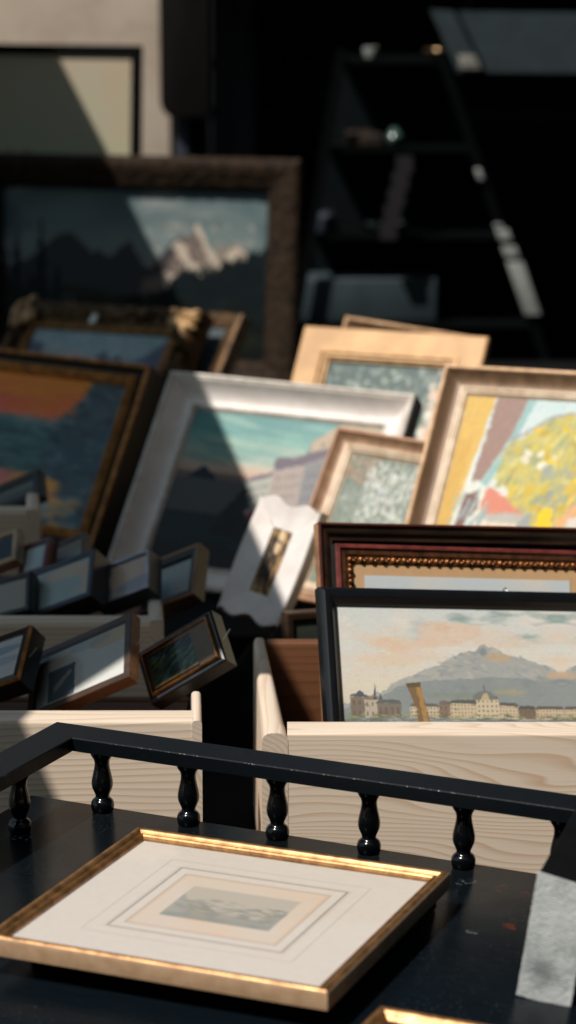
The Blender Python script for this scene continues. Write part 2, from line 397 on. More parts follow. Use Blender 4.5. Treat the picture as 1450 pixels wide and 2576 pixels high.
def plaster():
    g = NG('stained_plaster'); v = g.mapping((1, 1, 1))
    f = g.noise(v, 3.2, 6, .6); f2 = g.noise(g.mapping((1, 1, 1), (3, 5, 1)), 11, 5, .65)
    c = g.ramp(f, [(.3, rgba((190, 170, 150))), (.5, rgba((212, 194, 174))), (.72, rgba((222, 205, 186)))])
    c = g.mix(g.ramp(f2, [(.52, (0, 0, 0, 1)), (.78, (.5, .5, .5, 1))]), c, rgba((140, 118, 102)))
    g.set(Base_Color=c, Roughness=.85); g.bump(g.noise(v, 60, 5), .4, .003); return g.mat
M['plaster'] = plaster()
t = thing('plaster_wall', 'pale beige stained plaster wall standing behind the pictures beside the dark shop', 'wall', loc=(-2.2, 8.2, 0))
mb = MB(); mb.box((-1.8, 0, .12), (1.838, .35, 2.6)); mb.build('wall_face', M['plaster'], t, bevel=.012)
mb = MB(); mb.box((-1.8, -.02, 0), (1.842, .36, .12)); mb.build('plinth', M['plaster'], t)

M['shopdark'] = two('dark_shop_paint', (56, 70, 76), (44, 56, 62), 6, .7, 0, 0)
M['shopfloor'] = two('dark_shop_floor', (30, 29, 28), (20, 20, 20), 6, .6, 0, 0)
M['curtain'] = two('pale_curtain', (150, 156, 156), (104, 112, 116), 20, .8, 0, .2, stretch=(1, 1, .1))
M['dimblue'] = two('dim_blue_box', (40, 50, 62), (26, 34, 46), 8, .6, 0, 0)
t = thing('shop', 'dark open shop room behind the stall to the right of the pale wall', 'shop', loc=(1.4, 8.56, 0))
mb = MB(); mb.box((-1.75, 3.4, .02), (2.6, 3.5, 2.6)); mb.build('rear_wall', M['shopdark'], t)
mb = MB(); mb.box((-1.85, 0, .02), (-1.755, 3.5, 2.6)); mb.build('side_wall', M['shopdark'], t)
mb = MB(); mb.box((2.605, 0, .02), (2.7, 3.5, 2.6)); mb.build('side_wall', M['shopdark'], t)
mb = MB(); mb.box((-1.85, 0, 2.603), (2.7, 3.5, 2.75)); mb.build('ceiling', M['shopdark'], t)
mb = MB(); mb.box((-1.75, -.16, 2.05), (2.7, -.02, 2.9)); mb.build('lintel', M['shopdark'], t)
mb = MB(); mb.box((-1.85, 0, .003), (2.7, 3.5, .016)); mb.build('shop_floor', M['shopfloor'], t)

# brown signboard on its grey post, in front of the wall edge
M['signbrown'] = two('dark_brown_board', (24, 22, 21), (18, 17, 16), 8, .7, 0, .1, spec=.1)
M['postgrey'] = two('blue_grey_post', (66, 70, 82), (52, 56, 68), 10, .5, .2, .05)
t = thing('signboard', 'dark brown upright board with rounded lower corners on a grey post beside the pale wall', 'signboard', loc=(-.31, 8.0, 0))
poly = [(-.078, 1.9)]
for a in range(0, 91, 15): poly.append((-.078+.045-.045*math.cos(R(a)), 1.138+.05-.05*math.sin(R(a))))
for a in range(90, -1, -15): poly.append((.075-.012+.012*math.cos(R(a)), 1.138+.012-.012*math.sin(R(a))))
poly.append((.075, 1.9))
mb = MB(); mb.prism(poly, -.02, .02, axis='y'); mb.build('board', M['signbrown'], t, bevel=.004)
mb = MB(); mb.box((-.034, .022, 0), (.004, .06, 1.7)); mb.build('post', M['postgrey'], t, bevel=.004)
mb = MB(); mb.lathe([(.16, .0), (.16, .012), (.03, .03)], (-.015, .041, 0)); mb.build('foot', M['postgrey'], t)

# building added unseen behind the viewer to block low sky and deepen shade
M['facade'] = two('facade_render', (150, 140, 126), (132, 122, 110), 1.5, .85, 0, .2, .003)
M['pane'] = two('dark_panes', (30, 36, 42), (22, 26, 32), 2, .12, 0, 0)
t = thing('sky_blocking_building', 'unseen rendered building added across the way to block low sky light', 'building', loc=(3, -9, 0))
mb = MB(); mb.box((-20, -6, .02), (14, 0, 11.2)); mb.build('facade', M['facade'], t)
mb = MB(); mb.box((-20.3, -6.2, 11.203), (14.3, .35, 11.5)); mb.build('roof', M['shopdark'], t)
for fl in range(4):
    for k in range(10):
        x = -18.4+3.2*k; mb = MB(); mb.box((x, .003, 1+2.4*fl), (x+1.2, .05, 2.6+2.4*fl)); f = mb.build('window', M['facade'], t)
        mb = MB(); mb.box((x+.08, .052, 1.08+2.4*fl), (x+1.12, .06, 2.52+2.4*fl)); mb.build('pane', M['pane'], f)

# awning added high over the right, and dark house side added beyond it: both out of view, both keep the sky off
M['darkawning'] = two('dark_green_awning', (34, 42, 40), (26, 33, 32), 12, .8, 0, .1)
t = thing('sky_blocking_awning', 'unseen dark green awning added over the right of the stall to block sky light', 'awning', loc=(0, 0, 0))
mb = MB(); mb.prism([(.45, 2.0), (4.6, 2.0), (4.6, 8.05), (.45, 8.05)], 2.985, 3.0); mb.build('canvas', M['darkawning'], t)
mb = MB(); mb.box((.45, 1.985, 2.8), (4.6, 1.998, 2.999)); mb.build('valance', M['darkawning'], t)
for x in (.6, 4.4): mb = MB(); mb.tube([(x, 2.04, 2.97), (x, 8.0, 2.97)], .015, 8); mb.build('arm', M['postgrey'], t)
t = thing('sky_blocking_house', 'unseen dark brick house side added on the right to block sky light', 'building', loc=(7.5, 3, 0))
M['darkbrick'] = two('dark_brick', (62, 50, 44), (44, 36, 32), 30, .85, 0, .3, .004)
mb = MB(); mb.box((-2, -7, .02), (2, 5, 6.5)); mb.build('wall', M['darkbrick'], t)
mb = MB(); mb.box((-2.2, -7.2, 6.503), (2.2, 5.2, 6.7)); mb.build('roof', M['shopdark'], t)

# awning out of view above the left of the stall: it throws the big diagonal shade
M['awning'] = two('awning_canvas', (150, 140, 126), (132, 122, 108), 20, .8, 0, .1)
t = thing('market_awning', 'flat canvas awning on thin poles over the left of the stall', 'awning', loc=(0, 0, 0))
mb = MB(); poly = [(-1.45, 5.6), (-1.45, 2.2), (-1.165, 2.3), (-1.14, 2.50), (-1.115, 2.64), (-1.11, 2.845), (-.80, 2.855), (-.835, 3.65), (-.865, 4.3), (-.945, 5.1), (-1.036, 6.2), (-1.076, 6.75), (-1.10, 7.1), (-2.8, 7.1), (-2.8, 5.6)]  # rear left widened to keep sky light off the back pictures
mb.prism(poly, 2.285, 2.3); mb.build('canvas', M['awning'], t)
for y in (2.9, 7.0):
    mb = MB(); mb.tube([(-1.42 if y < 5 else -2.75, y, 0), (-1.42 if y < 5 else -2.75, y, 2.284)], .018, 10); mb.build('pole', M['postgrey'], t)

# ------------------------------------------------------------------ stepped display stand in front of the shop
M['standblack'] = two('black_stand_paint', (7, 10, 11), (5, 7, 8), 8, .8, 0, 0, spec=.05)
M['standpanel'] = two('dark_grey_stand_panel', (20, 26, 28), (13, 18, 20), 5, .8, 0, 0, spec=.05)
M['enamel'] = two('white_enamel', (160, 164, 160), (140, 146, 142), 30, .4, 0, .05)
ST = thing('display_stand', 'tall tapered black display stand with four shelves against the dark shop', 'stand', loc=(0, 8.0, 0))
def stx(z): return .175-(1.311-z)*.1716, .452+(1.311-z)*.3615
LV = [1.311, 1.047, .78, .503]
for k, z in enumerate(LV):
    a, b = stx(z); mb = MB(); mb.box((a-.01, 0, z-.016), (b+.01, .28, z)); mb.build('shelf', M['standblack'], ST)
for k in range(3):
    (a, b), (c, d) = stx(LV[k]-.02), stx(LV[k+1]+.002); mb = MB()
    mb.prism([(a, LV[k]-.02), (b, LV[k]-.02), (d, LV[k+1]+.002), (c, LV[k+1]+.002)], .26, .272, axis='y'); mb.build('back_panel', M['standpanel'], ST)
for side in (0, 1):
    for y in (-.012, .282):
        (a, b) = (stx(1.33)[side], stx(0)[side]); mb = MB()
        sg = -1 if side == 0 else 1
        mb.prism([(a, 1.33), (a+sg*.025, 1.33), (b+sg*.025, 0), (b, 0)] if side == 0 else [(a, 1.33), (b, 0), (b+.03, 0), (a+.03, 1.33)], y-.012, y+.010, axis='y')
        leg = mb.build('upright', M['standblack'], ST)
        if side == 1 and y < 0:  # pale plates stand in for bright glints along the right upright
            for z0, z1, wd in ((.535, .70, .05), (.712, .748, .045), (.765, .80, .04), (.806, .816, .026), (.95, .985, .018)):
                m2 = MB(); q0, q1 = stx(z0)[1]-.002, stx(z1)[1]-.002
                m2.prism([(q0, z0), (q1, z1), (q1+wd, z1), (q0+wd, z0)], y-.026, y-.0125, axis='y'); m2.build('glint_plate', M['enamel'], leg, bevel=.003)
def lathe_thing(name, label, cat, loc, prof, mat, group=None, n=20):
    mb = MB(); mb.lathe(prof, (0, 0, 0), n); o = mb.build(name, mat); o.location = loc; return tag(o, label, cat, group)
M['greenglass'] = two('green_glaze', (70, 96, 88), (48, 72, 66), 20, .15, 0, 0)
M['brass'] = two('dull_brass', (190, 160, 126), (150, 120, 90), 20, .3, .7, 0)
M['rust'] = two('rust_brown_binding', (44, 28, 16), (30, 20, 14), 12, .7, 0, .1)
M['plum'] = two('plum_cloth', (22, 19, 26), (16, 14, 19), 12, .8, 0, .1)
M['greyblue'] = two('grey_blue_paint', (52, 66, 70), (38, 50, 54), 7, .6, 0, .1)
M['paleband'] = two('pale_band', (150, 146, 136), (116, 116, 112), 12, .6, 0, .1)
cupP = [(.012, 0), (.017, .003), (.022, .018), (.023, .034), (.021, .034), (.018, .018), (.010, .006)]
lathe_thing('cup', 'white china cup on the top shelf of the dark stand', 'cup', (.253, 8.06, 1.3112), cupP, M['enamel'])
lathe_thing('bowl', 'small brass bowl at the right end of the top shelf', 'bowl', (.445, 8.06, 1.3112), [(.014, 0), (.024, .008), (.034, .028), (.031, .028), (.018, .008)], M['brass'])
lathe_thing('vase', 'small green glazed vase on the second shelf of the stand', 'vase', (.327, 8.05, 1.0472), [(.014, 0), (.024, .012), (.026, .03), (.014, .048), (.012, .056), (.009, .056), (.008, .04)], M['greenglass'])
mb = MB(); mb.box((.18, 8.03, 1.0475), (.29, 8.19, 1.085)); tag(mb.build('book', M['rust'], bevel=.004), 'rust brown book lying beside the green vase on the stand', 'book')
mb = MB()
for i in range(5):
    z0 = 1.02-.05*i; z1 = z0-.05; x = .33-.012*i
    mb.box((x, 7.955-.004*i, z1+.001), (x+.05, 7.985-.004*i, z0))
mb.build('scarf', M['plum'], normals=True); tag(bpy.data.objects['scarf'], 'plum scarf hanging from the second shelf of the dark stand', 'scarf')
mb = MB(); mb.box((.045, 8.03, .5045), (.462, 8.2, .64)); o = mb.build('storage_box', M['greyblue'], bevel=.006)
tag(o, 'long grey blue box on the lowest shelf of the dark stand', 'box')
lathe_thing('dish', 'pale glass dish on the third shelf of the dark stand', 'dish', (.30, 8.06, .7802), [(.02, 0), (.05, .012), (.06, .03), (.055, .03), (.02, .006)], M['greyblue'])
lathe_thing('jar', 'small dull jar at the left of the third shelf', 'jar', (.12, 8.06, .7802), [(.03, 0), (.034, .01), (.034, .05), (.02, .06), (.02, .066)], M['dimblue'])
# grey cloth panel hung at the upper right
t = thing('hanging_panel', 'wide grey blue hanging panel with slanted pale end in front of the dark shop', 'panel', loc=(.65, 8.02, 0))
M['panelgrey'] = two('grey_blue_canvas', (46, 60, 65), (38, 50, 55), 14, .8, 0, .15)
mb = MB(); mb.prism([(-.135, 1.453), (.9, 1.443), (.9, 1.266), (-.045, 1.272)], -.01, .01, axis='y'); mb.build('canvas', M['panelgrey'], t)
mb = MB(); mb.prism([(-.222, 1.46), (-.15, 1.455), (-.06, 1.275), (-.135, 1.272)], -.03, -.012, axis='y'); e = mb.build('slanted_end', M['panelgrey'], t)
mb = MB(); mb.prism([(-.135, 1.325), (-.086, 1.325), (-.064, 1.283), (-.13, 1.283)], -.036, -.0305, axis='y'); mb.build('pale_patch', M['paleband'], e, bevel=.002)
for x in (-.1, .8):
    mb = MB(); mb.tube([(x, 0, 1.44), (x, -.08, 2.2)], .004); mb.build('cord', M['blackmat'], t)
mb = MB()
for k in range(7): mb.box((-.26+.02*k, 9.6+.012*(k % 2), .4), (-.243+.02*k, 9.62+.012*(k % 2), 2.4))
tag(mb.build('curtain', M['curtain']), 'narrow pale curtain hanging inside the dark shop beside the board', 'curtain')
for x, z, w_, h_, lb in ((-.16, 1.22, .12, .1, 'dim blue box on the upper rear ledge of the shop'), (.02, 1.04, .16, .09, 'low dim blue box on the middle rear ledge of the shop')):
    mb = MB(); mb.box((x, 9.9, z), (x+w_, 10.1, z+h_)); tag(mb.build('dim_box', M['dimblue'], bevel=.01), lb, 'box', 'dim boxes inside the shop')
t = thing('rear_shelf', 'black shelf unit deep inside the dark shop', 'shelf', loc=(0, 9.86, 0))
for z in (1.21, 1.03): mb = MB(); mb.box((-.3, 0, z-.02), (1.2, .3, z-.001)); mb.build('shelf_board', M['shopdark'], t)
for x in (-.33, 1.203): mb = MB(); mb.box((x, 0, .02), (x+.028, .3, 1.5)); mb.build('side_panel', M['shopdark'], t)

# ------------------------------------------------------------------ benches under black cloth
def bench(label, clabel, x0, x1, y0, y1, z):
    t = thing('trestle_table', label, 'table', loc=((x0+x1)/2, (y0+y1)/2, 0)); w, d = (x1-x0)/2, (y1-y0)/2
    mb = MB(); mb.box((-w, -d, z-.04), (w, d, z-.008)); mb.build('tabletop', M['darkwood'], t)
    for sx in (-1, 1):
        for sy in (-1, 1):
            mb = MB(); cx, cy = sx*(w-.06), sy*(d-.06); mb.box((cx-.025, cy-.025, 0), (cx+.025, cy+.025, z-.0405)); mb.build('leg', M['darkwood'], t)
    n = 40; mb = MB(); V = []
    xs = np.linspace(x0-.012, x1+.012, n); prof = [(y0-.03, z-.36), (y0-.022, z-.2), (y0-.014, z-.03), (y0-.004, z-.006), (y0+.02, z-.004), (y1-.02, z-.004), (y1+.004, z-.006), (y1+.014, z-.03), (y1+.02, z-.36)]
    for k, (y, zz) in enumerate(prof):
        for x in xs:
            f = max(0, (z-.02-zz))*.06*math.sin(x*23+k*.2); V.append((x, y-f if k < 4 else y+f, zz))
    F = [(k*n+i, k*n+i+1, (k+1)*n+i+1, (k+1)*n+i) for k in range(len(prof)-1) for i in range(n-1)]
    mb.add(V, F, 0, True); tag(mb.build('tablecloth', M['cloth'], sharp=60), clabel, 'tablecloth')
bench('low trestle table carrying the pine crates', 'black cloth over the low table under the pine crates', -1.1, 1.1, 3.24, 4.34, .40)
bench('higher trestle table carrying the leaning paintings', 'black cloth over the higher table under the leaning paintings', -1.3, 1.3, 4.37, 7.35, .497)

# rumpled black cloth between the small frames and the crate
def heap(label, cx, cy, rx, ry, z0, h, seed):
    n = 46; r = np.random.default_rng(seed); V = []; ph = r.random(6)*6
    for j in range(n):
        for i in range(n):
            u, v = i/(n-1)*2-1, j/(n-1)*2-1; d = min(1, (u*u+v*v)**.5)
            q = (1-d**2.4)*(.8+.12*math.sin(u*5+ph[0]+v*2)+.1*math.sin(v*7+ph[1]-u*3)+.05*math.sin(u*15+v*9+ph[2]))
            V.append((cx+u*rx, cy+v*ry, z0+h*max(q, 0)))
    F = [(j*n+i, j*n+i+1, (j+1)*n+i+1, (j+1)*n+i) for j in range(n-1) for i in range(n-1)]
    mb = MB(); mb.add(V, F, 0, True); return tag(mb.build('rumpled_cloth', M['cloth'], sharp=80), label, 'cloth')
heap('rumpled black cloth under the white scalloped frame', -.02, 4.16, .17, .19, .399, .165, 3)

# ------------------------------------------------------------------ pine crates
def plank(L, th, h, r, along='x', stations=None, n=5):
    """board along x (or y), th thick, h high, long top arrises rounded by r, ends left square"""
    prof = [(0, 0)]
    for i in range(n+1): t_ = math.pi/2*i/n; prof.append((r-r*math.cos(t_), h-r+r*math.sin(t_)))
    for i in range(n+1): t_ = math.pi/2*i/n; prof.append((th-r+r*math.sin(t_), h-r+r*math.cos(t_)))
    prof.append((th, 0)); m = len(prof); V = []; st = stations or [(0, 0), (L, 0)]; k = len(st)
    for s_, dz in st:
        for u, z in prof: z = z+dz if z > h*.5 else z; V.append((s_, u, z) if along == 'x' else (u, s_, z))
    F = [(q*m+i, q*m+(i+1) % m, (q+1)*m+(i+1) % m, (q+1)*m+i) for q in range(k-1) for i in range(m)]+[tuple(range(m-1, -1, -1)), tuple(range((k-1)*m, k*m))]
    mb = MB(); mb.add(V, F, 0, True); return mb
def crate(label, x0, x1, y0, y1, z0, z1, floor, th=.04, ts=.03, tr=.022, skew=0., skr=0., pf='pine', group='pine crates of pictures', rnd=.009, drop=0.):
    t = thing('pine_crate', label, 'crate', loc=(x0, y0, z0), group=group); w, d, h = x1-x0, y1-y0, z1-z0
    o = plank(w-ts-tr+.002, th, h, rnd).build('front_board', M[pf], t, bevel=0, sharp=40); o.location = (ts-.001, 0, 0)
    mb = MB(); mb.box((ts+.002+skew, d-.022, 0), (w-tr-.002+skr, d, h-drop)); mb.build('back_board', M['shadeboard'], t, bevel=.004)
    def side(x, tk, sk, taper, r):
        st = [(0, 0), (.135, 0), (.165, -drop*.8), (.20, -drop), (d+.004, -drop)] if drop else None
        o = plank(d+.0025, tk, h+.0008, r, 'y', st).build('side_board', M['pine_b'], t, sharp=40); o.location = (x, -.0006, 0)
        for v in o.data.vertices:
            f = v.co.y/d
            v.co.x = v.co.x*(1-taper*f)+tk*taper*f+sk*f if x == 0 else v.co.x+sk*f
    side(0, ts, skew, .5, min(rnd*3, ts*.35)); side(w-tr, tr, skr, 0, min(.006, tr*.4))
    mb = MB(); mb.box((ts+.003, th+.002, floor-z0-.012), (w-tr-.003+min(skr, 0), d-.025, floor-z0)); mb.build('crate_floor', M['shadeboard'], t)
    return t
crate('large pale pine crate holding the red and black framed pictures', -.034, .60, 3.258, 3.73, .402, .661, .448, skew=-.034, th=.056, ts=.034, rnd=.004)
crate('pale pine crate with small frames piled in it, behind the black gallery rail', -.72, -.1125, 3.262, 3.68, .402, .677, .585, pf='pine_c', tr=.013, skr=-.018, rnd=.005, th=.052, drop=.09)
crate('shaded pine crate in the second row holding small frames', -.85, -.190, 3.85, 4.30, .402, .657, .60, pf='pine_c', rnd=.013, drop=.04, skr=-.03)
crate('shaded pine crate at the left edge in front of the sunset painting', -1.05, -.430, 4.38, 4.74, .4985, .713, .62, pf='pine_c', rnd=.012, drop=.07, skr=-.03)

# ================================================================== THE PICTURES
FC = 'framed picture'
def noise_disp(seed, amp, f=1.0):
    r = np.random.default_rng(seed); tab = r.random((8, 40, 400))
    def d(si, k, j, n, u):
        return (tab[si, k % 40, j % 400]-.5)*amp
    return d

# --- large picture in a thin black frame, furthest back
a = Art(150, 150, 11)
a.grad([(0, (188, 174, 152)), (.25, (180, 176, 150)), (.55, (172, 180, 158)), (1, (160, 160, 130))], .25)
a.mix((a.noise(5, 5)-.42)*1.6, (190, 168, 136))
a.strokes(16, (.83, .33, .88, .48), [(176, 110, 60), (150, 88, 50)], .010, 2, 1.4, .3, .7)
a.strokes(60, (.1, .35, .6, .55), [(120, 96, 60), (96, 84, 60), (140, 112, 70)], .02, 2, 1.4, .5, .4)
a.strokes(80, (.0, .47, 1, .6), [(150, 120, 84), (110, 100, 74)], .02, 3, 0, .4, .5)
c = Vector((-.792, 7.2, 1.102)); w, h = .778, .577; rt = (-5, 6, .5)
Mx = pose(c, rt, w, h).to_3x3(); c2 = c+Mx @ Vector((w/2, 0, h/2))-Mx @ Vector((.39, 0, .445))
frame('framed_painting', 'pale green painting in a thin black frame leaning before the beige wall', FC, c2, rt, .78, .89,
      [(0, 0), (.003, .003), (.024, .003), (.028, -.004)], [0, 0, 0, 0], ['blackmat'], .03, a, 'oil_matte', depth=-.006)

# --- mountain painting in a wide rough brown frame
a = Art(260, 170, 12)
a.grad([(0, (98, 116, 118)), (.25, (124, 140, 140)), (.6, (150, 154, 150))], .3)
cl = a.noise(4, 5, 5); a.mix((cl-.5)*3.2, (168, 172, 170)); a.mix((a.noise(5, 4)-.6)*3, (70, 96, 104))
a.mix(a.below([(0, .5), (.1, .42), (.2, .3), (.26, .26), (.33, .36), (.42, .4), (.48, .3), (.54, .44), (.7, .62), (1, .8)], .06, 26), (70, 72, 74))
_V = a.V; a.V = a.V-.07
for pts, col in (([(.5, .62), (.54, .46), (.58, .36), (.64, .27), (.68, .23), (.70, .20), (.735, .18), (.76, .23), (.80, .30), (.83, .36), (.9, .42), (1, .5), (1, .8), (.5, .8)], (126, 112, 104)),):
    a.poly(pts, col, 1, .012, 30)
a.poly([(.74, .38), (.82, .27), (.87, .24), (.9, .24), (.95, .31), (1, .36), (1, .6), (.74, .6)], (150, 138, 126), .9, .012)
a.poly([(.58, .36), (.64, .24), (.68, .19), (.69, .24), (.66, .3), (.62, .4), (.56, .45), (.54, .46)], (66, 62, 66), .9, .01)
for pts in ([(.72, .14), (.735, .13), (.80, .32), (.84, .4), (.82, .43), (.77, .3)], [(.64, .27), (.67, .22), (.74, .38), (.79, .46), (.76, .52), (.69, .38)],
            [(.60, .42), (.66, .42), (.72, .5), (.74, .58), (.62, .56)], [(.84, .3), (.88, .25), (.92, .3), (.95, .4), (.9, .42)]):
    a.poly(pts, (214, 198, 178), .95, .014)
a.V = _V
a.strokes(60, (.56, .2, .95, .5), [(216, 200, 182), (112, 100, 96), (168, 150, 136)], .006, 3, .9, .5, .6, where=(a.I.mean(-1) > 105))
a.mix(a.below([(.5, .72), (.6, .62), (.68, .46), (.78, .47), (.88, .4), (1, .33)], .12, 120), (13, 25, 29))
a.strokes(240, (.6, .36, 1, .7), [(12, 24, 28), (20, 36, 40), (10, 18, 22)], .008, 4, 1.57, .15, .7, where=a.below([(.6, .62), (.7, .48), (.88, .42), (1, .36)], .02, 60) > .5)
for u, v0, wd in ((.055, .22, .045), (.145, .16, .05), (.01, .36, .04), (.21, .42, .035), (.10, .40, .03)):
    q = [(u, v0)]
    for k in range(1, 12): f = k/11; q.append((u+wd*f*(1 if k % 2 else .72), v0+(.8-v0)*f))
    for k in range(11, 0, -1): f = k/11; q.append((u-wd*f*(1 if k % 2 else .72), v0+(.8-v0)*f))
    a.poly(q, (24, 33, 36), .95, .01, 50)
a.mix(a.below([(0, .7), (.3, .68), (.5, .62), (.65, .72), (1, .8)], .08, 40), (12, 18, 19))
a.strokes(120, (0, .6, 1, 1), [(10, 20, 18), (26, 34, 20), (14, 24, 28), (34, 40, 22)], .02, 3, 0, .4, .5)
a.restroke(2600, .0032, 2.5, .3, 1.2, .5, .1, .005)
dsp = noise_disp(3, .0045)
frame('framed_painting', 'snowy mountain painting in a wide rough dark brown frame', FC, (-.407, 6.793, .813), (-3.9, 7.7, .9), .872, .617,
      [(0, -.006), (.004, 0), (.012, .004)]+[(.012+.0064*i, .006+.003*math.sin(i*.5)-.0012*i) for i in range(1, 11)]+[(.082, -.016), (.088, -.030)], [0]*15, ['barkbrown'], .055, a, 'oil', depth=-.032, nseg=90, disp=dsp, sharp=60)

# --- gilded edge frame just behind the ornate one, then the ornate one
a = Art(60, 60, 5); a.grad([(0, (70, 80, 86)), (1, (40, 44, 44))], .4)
rC = (-36.7, 39.1, -2.6); cC = Vector((-.473, 5.798, .697)); off = Matrix.Rotation(R(rC[0]), 3, 'Z') @ Vector((.040, .085, -.022))
frame('framed_painting', 'dark picture with a lit gilded edge, half hidden behind the ornate bronze frame', FC, cC+off, rC, .533, .425,
      [(0, 0), (.008, .004), (.02, .0), (.035, -.006)], [1, 0, 0, 0], ['bronze', 'carved'], .04, a, depth=-.01)  # darker bronze face, paler gilt outer edge: shade and sun put into colour
a = Art(180, 130, 13)
a.grad([(0, (120, 140, 146)), (.3, (128, 138, 140)), (1, (80, 96, 96))], .2)
a.mix((a.noise(4, 8)-.52)*4*(a.V < .45), (178, 140, 132))
a.mix(a.below([(0, .12), (.1, .14), (.16, .3), (.5, .28), (.58, .18), (.64, .26), (.7, .2), (.76, .3), (.86, .2), (1, .04)], .08, 20), (74, 84, 100))
a.mix(a.below([(0, .5), (1, .42)], .1, 20), (60, 70, 60)); a.speckle(.25, 40, 30)
a.I = np.clip(a.I*1.22, 0, 245); a.restroke(1500, .010, 3, 0, .8, .6)
dsp = noise_disp(9, .014)
t = frame('framed_painting', 'hazy mountain picture with a white tag on its ornate bronze carved frame', FC, cC, rC, .533, .408,
      [(0, -.004), (.004, .004), (.01, .012), (.018, .015), (.026, .016), (.034, .012), (.042, .004), (.048, -.004), (.051, -.004), (.056, .001), (.064, .0), (.07, -.008)],
      [0]*9+[1, 1, 1, 0], ['bronze', 'golddark'], .045, a, 'oil_matte', depth=-.01, nseg=110, disp=lambda si, k, j, n, u: dsp(si, k, j, n, u) if u < .047 else 0, sharp=60)
mb = MB(); mb.prism([(-.006, 0), (.011, 0), (.012, .016), (.008, .024), (-.001, .025), (-.006, .014)], -.021, -.019, axis='y')
e = mb.build('price_tag', M['tagw'], t); e.location = (-.018, 0, .345)
# carved corner leaf clusters
for sx in (-1, 1):
    for sz in (0, 1):
        mb = MB(); r = random.Random(5+sx+2*sz)
        for k in range(13):
            px = sx*(.533/2-.012-.055*r.random()); pz = (.408-.012-.055*r.random()) if sz else .012+.055*r.random()
            n = 10; V = []; rad = .011+.007*r.random(); th = r.random()*3
            for i in range(5):
                ph = i/4*math.pi/2
                for q in range(n):
                    an = 2*math.pi*q/n; x = rad*math.cos(ph)*math.cos(an)*1.5; z = rad*math.cos(ph)*math.sin(an)*.7
                    V.append((px+x*math.cos(th)-z*math.sin(th), -.010-rad*.9*math.sin(ph), pz+x*math.sin(th)+z*math.cos(th)))
            mb.add(V, [(i*n+q, i*n+(q+1) % n, (i+1)*n+(q+1) % n, (i+1)*n+q) for i in range(4) for q in range(n)], 0, True)
        mb.build('carved_corner', M['carved'], t, sharp=70)

# --- orange sunset painting
a = Art(260, 180, 14)
a.grad([(0, (246, 128, 30)), (.16, (244, 118, 32)), (.26, (236, 108, 62)), (.3, (110, 134, 134)), (.36, (52, 82, 86)), (.6, (62, 100, 100)), (.68, (76, 104, 100)), (.72, (190, 120, 80)), (1, (150, 104, 62))], .05, 4, 6)
pk = np.exp(-(((a.U-.36)/.22)**2+((a.V-.19-.08*(a.U-.36))/.06)**2)); a.mix(pk*(.6+a.noise(6, 10)), (240, 84, 78))
a.strokes(60, (.1, .05, .9, .26), [(246, 132, 36), (240, 108, 44), (238, 92, 72), (244, 118, 38)], .018, 5, .05, .1, .35)
a.strokes(420, (0, .3, 1, .7), [(38, 72, 76), (70, 112, 112), (98, 136, 132), (28, 54, 60), (54, 92, 92)], .012, 3, .03, .12, .6)
tr = (a.U > .86-.28*np.clip(a.V-.05, 0, .3)-.02*a.noise(10, 20)) & (a.V > .0)
a.mix(tr*.92, (52, 74, 86)); a.strokes(420, (.66, .0, 1, .98), [(40, 64, 78), (70, 96, 108), (96, 116, 122), (28, 46, 58), (60, 86, 84)], .012, 2, 1.2, .6, .7, where=tr)
low = a.V > .68
a.strokes(90, (.4, .68, .82, .8), [(214, 140, 74), (206, 120, 84), (226, 150, 60), (160, 130, 90)], .022, 2.5, .1, .4, .6)
a.strokes(30, (.3, .68, .6, .76), [(214, 84, 78), (190, 110, 104)], .025, 3, .05, .2, .7)
a.strokes(110, (.5, .8, .95, 1), [(120, 150, 152), (96, 128, 134), (200, 150, 90), (150, 110, 70), (70, 96, 100), (186, 136, 90)], .018, 1.6, .5, .9, .7)
a.strokes(14, (.64, .84, .84, .95), [(166, 190, 184), (150, 176, 174)], .018, 1.5, .6, .5, .9)
a.I = np.clip(a.I*1.12+4, 0, 250); a.restroke(3000, .009, 3, .1, .5, .6)
frame('framed_painting', 'orange sunset painting in a black and old gold ridged frame', FC, (-.619, 5.201, .678), (-25.8, 34.3, 1.9), .649, .408,
      [(0, 0), (.002, .004), (.006, .005), (.009, .002)]+curve((.009, .002), (.024, -.010), -.004, 4)+[(.025, -.003), (.029, .001), (.033, -.003)]+[(.034, -.001), (.038, .002), (.043, -.003), (.046, -.010)],
      [1, 0, 0, 0, 1, 1, 1, 1, 0, 0, 0, 0, 0, 0, 0, 0], ['ochregilt', 'blackcove'], .07, a, 'oil', depth=-.012)

# --- town and mountain at dusk, in a wide white frame
a = Art(280, 240, 15)
a.grad([(0, (92, 150, 150)), (.14, (128, 178, 168)), (.3, (196, 198, 178)), (.38, (230, 186, 160)), (.5, (214, 130, 116)), (.62, (40, 70, 80)), (.8, (22, 48, 58)), (1, (26, 40, 50))], .10, 3, 5)
a.strokes(70, (.1, .02, .95, .34), [(110, 166, 162), (160, 192, 178), (206, 202, 184), (84, 144, 146)], .02, 6, .12, .1, .3)
a.mix(a.below([(0, .5), (.06, .46), (.1, .4), (.14, .36), (.2, .4), (.26, .5), (.34, .57), (.45, .62), (1, .62)], .02, 20), (28, 42, 64))
a.mix((a.V > .62), (20, 52, 62)); a.strokes(90, (0, .62, .6, .95), [(24, 66, 74), (16, 44, 56), (30, 76, 82)], .012, 8, .02, .05, .5)
rf = [(.385, .44), (.40, .41), (.505, .36), (.507, .27), (.65, .215), (.66, .13), (.79, .0), (1, -.1)]
bld = a.below(rf, .012, 60); a.mix(bld*(a.V < .66), (150, 138, 134))
